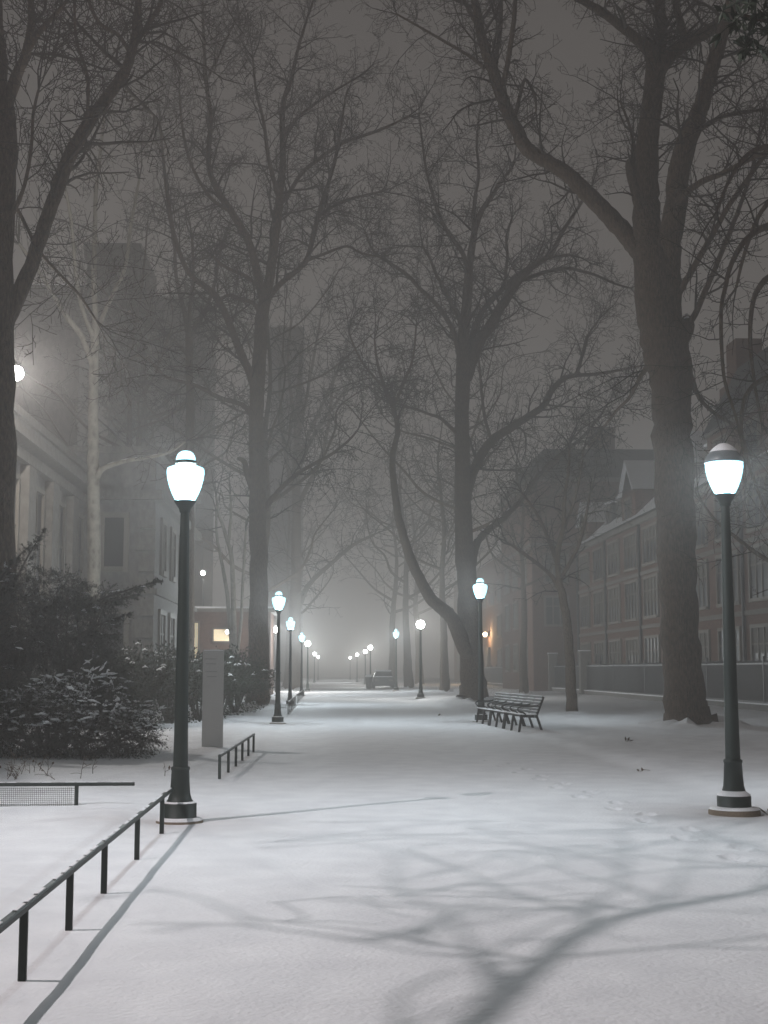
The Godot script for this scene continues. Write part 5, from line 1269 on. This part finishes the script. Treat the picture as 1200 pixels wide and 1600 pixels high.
func build_left_hall() -> void:
	var X := -9.0
	var out := Vector3(1, 0, 0)
	var t := thing("stone_hall", "pale stone hall with pilasters and a deep cornice on the left", "building", Vector3.ZERO)
	part_box("wall", "grey_stone", t, Vector3(X - 6, 4.5, -23), Vector3(12, 9.0, 58))
	part_box("cornice", "limestone", t, Vector3(X + 0.22, 8.3, -23), Vector3(0.56, 0.28, 58))
	part_box("frieze", "limestone", t, Vector3(X + 0.1, 7.8, -23), Vector3(0.3, 0.3, 58))
	part_box("cornice_snow", "snow_cap", t, Vector3(X + 0.14, 8.45, -23), Vector3(0.28, 0.02, 58))
	part_box("parapet", "limestone", t, Vector3(X - 6, 9.1, -23), Vector3(12.2, 0.25, 58.2))
	part_box("plinth", "limestone", t, Vector3(X + 0.12, 0.7, -23), Vector3(0.3, 1.6, 58))
	var z := -50.6
	while z < -14.0:
		part_box("pilaster", "limestone", t, Vector3(X + 0.13, 4.55, z), Vector3(0.3, 6.1, 1.0))
		framed_window(t, Vector3(X, 5.0, z + 1.75), 1.5, 4.2, out, 2, 0.14)
		z += 3.5

	t = thing("stone_wing", "stone wing jutting out past the pale hall with quoined corner", "building", Vector3.ZERO)
	part_box("wall", "grey_stone", t, Vector3(-12.6, 5.0, -60.0), Vector3(12, 10, 16))
	part_box("cornice", "limestone", t, Vector3(-12.4, 8.3, -59.9), Vector3(12.2, 0.35, 16.6))
	part_box("string_course", "limestone", t, Vector3(-12.5, 4.6, -59.95), Vector3(12.1, 0.22, 16.3))
	part_box("parapet", "limestone", t, Vector3(-12.5, 10.1, -60), Vector3(12.3, 0.22, 16.4))
	for k in 9:
		part_box("quoin", "limestone", t, Vector3(-6.85 - (0.08 if k % 2 else 0.0), 0.65 + 0.84 * k, -51.95), Vector3(0.62 + (0.16 if k % 2 else 0.0), 0.7, 0.62))
	framed_window(t, Vector3(-8.15, 6.5, -52.0), 0.75, 1.9, Vector3(0, 0, 1), 1, 0.2)
	framed_window(t, Vector3(-8.15, 2.6, -52.0), 0.9, 2.2, Vector3(0, 0, 1), 1, 0.2)
	for q in 4:
		framed_window(t, Vector3(-6.6, 6.5, -54.5 - 3.4 * q), 1.3, 1.9, out, 2, 0.2)
		framed_window(t, Vector3(-6.6, 2.6, -54.5 - 3.4 * q), 1.5, 2.4, out, 2, 0.2)

	t = thing("entrance_pavilion", "low entrance pavilion with warm lit windows beyond the stone wing", "building", Vector3(-6.6, 0, -84.0))
	part_box("wall", "brick", t, Vector3(0, 2.6, -3), Vector3(6.4, 5.2, 6))
	part_box("flat_roof", "limestone", t, Vector3(0, 5.3, -3), Vector3(6.9, 0.2, 6.6))
	part_box("roof_snow", "snow_cap", t, Vector3(0, 5.46, -3), Vector3(6.7, 0.12, 6.4))
	framed_window(t, Vector3(-1.45, 3.3, 0.0), 0.34, 2.4, Vector3(0, 0, 1), 1, 0.1, "lit_window")
	framed_window(t, Vector3(0.35, 3.75, 0.0), 1.3, 0.7, Vector3(0, 0, 1), 1, 0.1, "lit_window")
	framed_window(t, Vector3(0.35, 2.0, 0.0), 1.3, 1.6, Vector3(0, 0, 1), 2, 0.1)
	floodlight("small white light high on the pavilion's roof edge", Vector3(-7.6, 7.6, -83.6), 0.0, 9.0, 0.9)
	floodlight("small white light under the pavilion eave beside the pale sapling", Vector3(-6.0, 3.95, -83.2), 0.0, 1.6, 0.8)
	var post := thing("light_mast", "slim mast behind the pavilion's small roof light", "mast", Vector3(-7.6, 0, -84.2))
	var b := B.new()
	b.tube(PackedVector3Array([Vector3(0, 5.3, 0), Vector3(0, 7.3, 0)]), PackedFloat32Array([0.04, 0.03]), 8)
	put("pole", b, M.black_iron, post)
	floodlight("bright white yard light seen behind the second left lamp post's pole", Vector3(-3.6, 4.55, -98.0), 0.0, 35.0, 1.5)
	post = thing("yard_light_pole", "thin dark pole holding the bright yard light", "pole", Vector3(-3.6, 0, -98.75))
	b = B.new()
	b.tube(PackedVector3Array([Vector3(0, -0.1, 0), Vector3(0, 4.5, 0)]), PackedFloat32Array([0.07, 0.05]), 10)
	put("pole", b, M.black_iron, post)

	floodlight("blazing floodlight on an arm from the hall's wall, showing past the near trunk", Vector3(-7.85, 9.05, -33.5), PI / 2, 38.0, 1.35, "flood_glass", true)
	# the flood that throws the branch shadows over the walk, fixed to the same hall nearer the viewer
	var f := thing("floodlight", "floodlight on the near end of the hall, lighting the walk", "floodlight", Vector3(-8.9, 12.0, -8.2), 0.0, "floodlights on the buildings")
	b = B.new()
	b.tube(PackedVector3Array([Vector3(-0.6, -2.5, 0), Vector3(-0.6, 0.1, 0), Vector3(-0.2, 0.1, 0)]), PackedFloat32Array([0.05, 0.05, 0.04]), 8)
	put("bracket", b, M.black_iron, f)
	var aim := Vector3(10.5, -12.0, -2.0).normalized()
	var bs := Basis.looking_at(aim)
	b = B.new()
	b.box(-aim * 0.12, Vector3(0.5, 0.4, 0.2), bs)
	put("housing", b, M.black_iron, f)
	b = B.new()
	b.box(aim * 0.0, Vector3(0.44, 0.34, 0.03), bs)
	put("lamp_glass", b, M.lamp_glass_white, f)
	var sp := SpotLight3D.new()
	sp.name = "flood_beam"
	sp.light_color = lin(1.0, 0.93, 0.94)
	sp.light_energy = FLOOD
	sp.light_size = 0.05
	sp.spot_range = 120.0
	sp.spot_attenuation = 2.0
	sp.spot_angle = 46.0
	sp.spot_angle_attenuation = 0.7
	sp.shadow_enabled = true
	f.add_child(sp)
	sp.basis = bs
	sp.position = aim * 0.05


func tower(label: String, x0: float, x1: float, z: float, deep: float, high: float, m := "tower_concrete") -> void:
	var t := thing("tower_block", label, "tower", Vector3((x0 + x1) / 2, 0, z - deep / 2))
	part_box("wall", m, t, Vector3(0, high / 2, 0), Vector3(x1 - x0, high, deep))
	part_box("parapet", m, t, Vector3(0, high - 0.4, 0), Vector3(x1 - x0 + 0.4, 1.0, deep + 0.4))
	part_box("roof_snow", "snow_cap", t, Vector3(0, high + 0.14, 0), Vector3(x1 - x0, 0.1, deep))


func build_towers() -> void:
	tower("dark square tower rising behind the stone wing", -16.4, -12.9, -90.0, 8.0, 30.5)
	tower("broad dark tower block between the square tower and the big trunk", -14.9, -10.2, -112.0, 10.0, 33.0)
	tower("slender misty tower block beside the walk, just past the big trunk", -7.4, -3.1, -172.0, 12.0, 46.0)
	tower("pale slab block above the stone hall", -34.0, -13.2, -71.0, 10.0, 22.0, "grey_stone")


func build_car() -> void:
	var t := thing("parked_car", "dark parked car with snow on its roof, far down the walk", "car", Vector3(5.1, 0, -117.5))
	var b := B.new()
	b.bar(Vector3(0, 0.62, 0), Vector3(0, 0.62, -4.2), 1.8, 0.75)
	put("body", b, M.car_paint, t)
	b = B.new()
	b.quad(Vector3(-0.66, 1.5, -1.3), Vector3(0.66, 1.5, -1.3), Vector3(0.82, 0.98, -0.7), Vector3(-0.82, 0.98, -0.7))
	b.quad(Vector3(0.66, 1.5, -1.3), Vector3(0.66, 1.5, -3.2), Vector3(0.82, 0.98, -3.8), Vector3(0.82, 0.98, -0.7))
	b.quad(Vector3(-0.66, 1.5, -3.2), Vector3(-0.66, 1.5, -1.3), Vector3(-0.82, 0.98, -0.7), Vector3(-0.82, 0.98, -3.8))
	b.quad(Vector3(0.66, 1.5, -3.2), Vector3(-0.66, 1.5, -3.2), Vector3(-0.82, 0.98, -3.8), Vector3(0.82, 0.98, -3.8))
	put("cabin", b, M.window_glass, t)
	b = B.new()
	b.bar(Vector3(0, 1.55, -1.2), Vector3(0, 1.55, -3.3), 1.4, 0.14)
	put("roof_snow", b, M.snow_cap, t)
	b = B.new()
	b.bar(Vector3(0, 1.03, -0.05), Vector3(0, 1.03, -0.7), 1.5, 0.08)
	put("bonnet_snow", b, M.snow_cap, t)
	for s in [-1, 1]:
		b = B.new()
		b.box(Vector3(s * 1.0, 1.05, -0.9), Vector3(0.2, 0.15, 0.08))
		put("mirror", b, M.car_paint, t)
		b = B.new()
		b.box(Vector3(s * 0.62, 0.72, 0.01), Vector3(0.34, 0.16, 0.05))
		put("headlight", b, M.window_frame, t)
		for z in [-0.75, -3.4]:
			b = B.new()
			b.tube(PackedVector3Array([Vector3(s * 0.72, 0.31, z), Vector3(s * 0.92, 0.31, z)]), PackedFloat32Array([0.31, 0.31]), 16)
			put("wheel", b, M.rubber, t)
	# pale snow capped bin beside the car
	t = thing("litter_bin", "small snow capped bin left of the parked car", "bin", Vector3(3.75, 0, -116.0))
	b = B.new()
	b.lathe([Vector2(0.24, 0), Vector2(0.3, 0.95), Vector2(0.32, 1.0), Vector2(0, 1.02)], 16)
	put("drum", b, M.black_iron, t)
	b = B.new()
	b.lathe([Vector2(0.33, 1.02), Vector2(0.33, 1.1), Vector2(0.22, 1.2), Vector2(0, 1.24)], 16)
	put("snow_cap", b, M.snow_cap, t)


func build_litter() -> void:
	var g := RandomNumberGenerator.new()
	g.seed = 12
	var spots := [[4.95, -15.1, 0.15, "curled dead leaf by the footing of the snow hooded lamp post"], [6.6, -29.6, 0.12, "lone dark leaf on the snow between benches and near big trunk"], [5.0, -21.5, 0.08, "small leaf on the snow beyond the footprints"], [4.9, -13.4, 0.07, "dark leaf on the snow in front of the snow hooded lamp post"], [4.0, -48.0, 0.13, "dead leaf on the walk beyond the benches"]]
	for s in spots:
		var b := B.new()
		for k in 3:
			var d := Vector3(g.randfn(), 0.4 + 0.5 * g.randf(), g.randfn()).normalized()
			leaf(b, Vector3(0.03 * k, 0.0, 0), d, Vector3(g.randfn(), 1, g.randfn()).normalized(), s[2], s[2] * 0.22)
		b.tube(PackedVector3Array([Vector3(0, -0.01, 0), Vector3(0.06, 0.03, 0.02), Vector3(0.16, 0.02, 0.05)]), PackedFloat32Array([0.006, 0.005, 0.003]), 4)
		var o := put(numbered("fallen_leaf"), b, M.dead_leaf, self)
		o.position = gy(s[0], s[1])
		tag(o, s[3], "leaf", "dead leaves on the snow")
	# bare twiggy plant poking through the snow on the left lawn
	var tw := B.new()
	for k in 46:
		var p := Vector3(g.randfn() * 0.75, 0.0, g.randfn() * 0.5)
		var d := Vector3(g.randfn() * 0.5, 1.0, g.randfn() * 0.5).normalized()
		grow(tw, p, d, g.randf_range(0.12, 0.38), 0.006, 3, g, {"up": 0.0, "thin": 0.003, "levels": 4, "gap": [0.3, 0.2, 0.1, 0.08]})
		for m in 2:
			leaf(tw, p + d * g.randf_range(0.05, 0.25), Vector3(g.randfn(), 0.3, g.randfn()).normalized(), Vector3.UP, 0.07, 0.02)
	var o := thing("twiggy_plant", "low bare twiggy plant poking through snow at the lawn's edge", "plant", gy(-4.9, -19.8))
	put("stems", tw, M.dead_leaf, o, "stuff")


const FLOOD := 120.0


func _ready() -> void:
	# camera
	var cam := Camera3D.new()
	cam.name = "camera"
	add_child(cam)
	cam.position = Vector3(0, 1.6, 0)
	cam.rotation_order = EULER_ORDER_YXZ
	cam.rotation_degrees = Vector3(6.7083, -2.4913, 0)
	cam.fov = 41.706
	cam.near = 0.1
	cam.far = 900.0
	cam.current = true
	# night sky lit by the town: low cloud, dull and faintly warm
	var sky := ProceduralSkyMaterial.new()
	sky.sky_top_color = lin(0.048, 0.044, 0.0415)
	sky.sky_horizon_color = lin(0.27, 0.245, 0.23)
	sky.sky_curve = 0.18
	sky.ground_bottom_color = lin(0.06, 0.056, 0.054)
	sky.ground_horizon_color = lin(0.2, 0.18, 0.17)
	sky.sun_angle_max = 1.0
	var env := Environment.new()
	env.background_mode = Environment.BG_SKY
	env.sky = Sky.new()
	env.sky.sky_material = sky
	env.tonemap_mode = Environment.TONE_MAPPER_LINEAR
	env.tonemap_exposure = 1.15
	env.fog_enabled = true
	env.fog_density = 0.0058
	env.fog_light_color = lin(0.95, 0.92, 0.90)
	env.sdfgi_enabled = true
	env.ssao_enabled = true
	env.ssil_enabled = true
	var we := WorldEnvironment.new()
	we.name = "environment"
	we.environment = env
	add_child(we)

	materials()
	build_ground()
	build_left_hall()
	build_right_hall()
	build_towers()
	build_traced_trees()
	build_misty_trees()
	build_magnolia()
	build_bushes()
	build_fence()
	build_lamps()
	build_railings()
	build_benches()
	build_sign()
	build_car()
	build_litter()


func build_misty_trees() -> void:
	misty_tree("tall bare tree hidden close behind the bench side tree, its crown showing above", Vector3(8.3, 0, -79.0), 29.0, 0.3, 311, 0.4, 0.0, {"thin": 0.011})
	misty_tree("tall bare tree hidden close behind the big left trunk, its crown showing above", Vector3(-3.6, 0, -73.0), 30.0, 0.3, 312, 0.4, 0.0, {"thin": 0.011})
	misty_tree("bare tree behind the stone hall's far end, its crown filling the upper left", Vector3(-9.6, 0, -64.0), 29.0, 0.25, 313, 0.45, 0.02, {"thin": 0.011})
	misty_tree("misty bare tree just right of the round globed lamp post", Vector3(8.6, 0, -97.0), 24.0, 0.3, 301)
	misty_tree("misty bare tree beside the farthest bench lamp, behind the leaning limb", Vector3(7.2, 0, -116.0), 26.0, 0.35, 302)
	misty_tree("faint bare tree behind the parked car", Vector3(6.9, 0, -140.0), 25.0, 0.4, 303)
	misty_tree("faint bare tree far down the left side past the misty trunk", Vector3(-3.6, 0, -138.0), 24.0, 0.4, 304)
	misty_tree("bare tree between the stone wing and the yard light", Vector3(-5.2, 0, -103.0), 25.0, 0.4, 305)
	misty_tree("bare tree towering over the stone wing's corner", Vector3(-10.6, 0, -69.5), 24.0, 0.32, 306, 0.45)
	misty_tree("bare tree in the gap behind the pale slab block's corner", Vector3(-10.5, 0, -76.0), 27.0, 0.3, 307, 0.45)
	misty_tree("bare tree rising in front of the brick wing's gable", Vector3(13.0, 0, -88.0), 21.0, 0.25, 308, 0.4)
	misty_tree("bare tree far behind the brick lodge doorway", Vector3(10.5, 0, -150.0), 26.0, 0.4, 309)
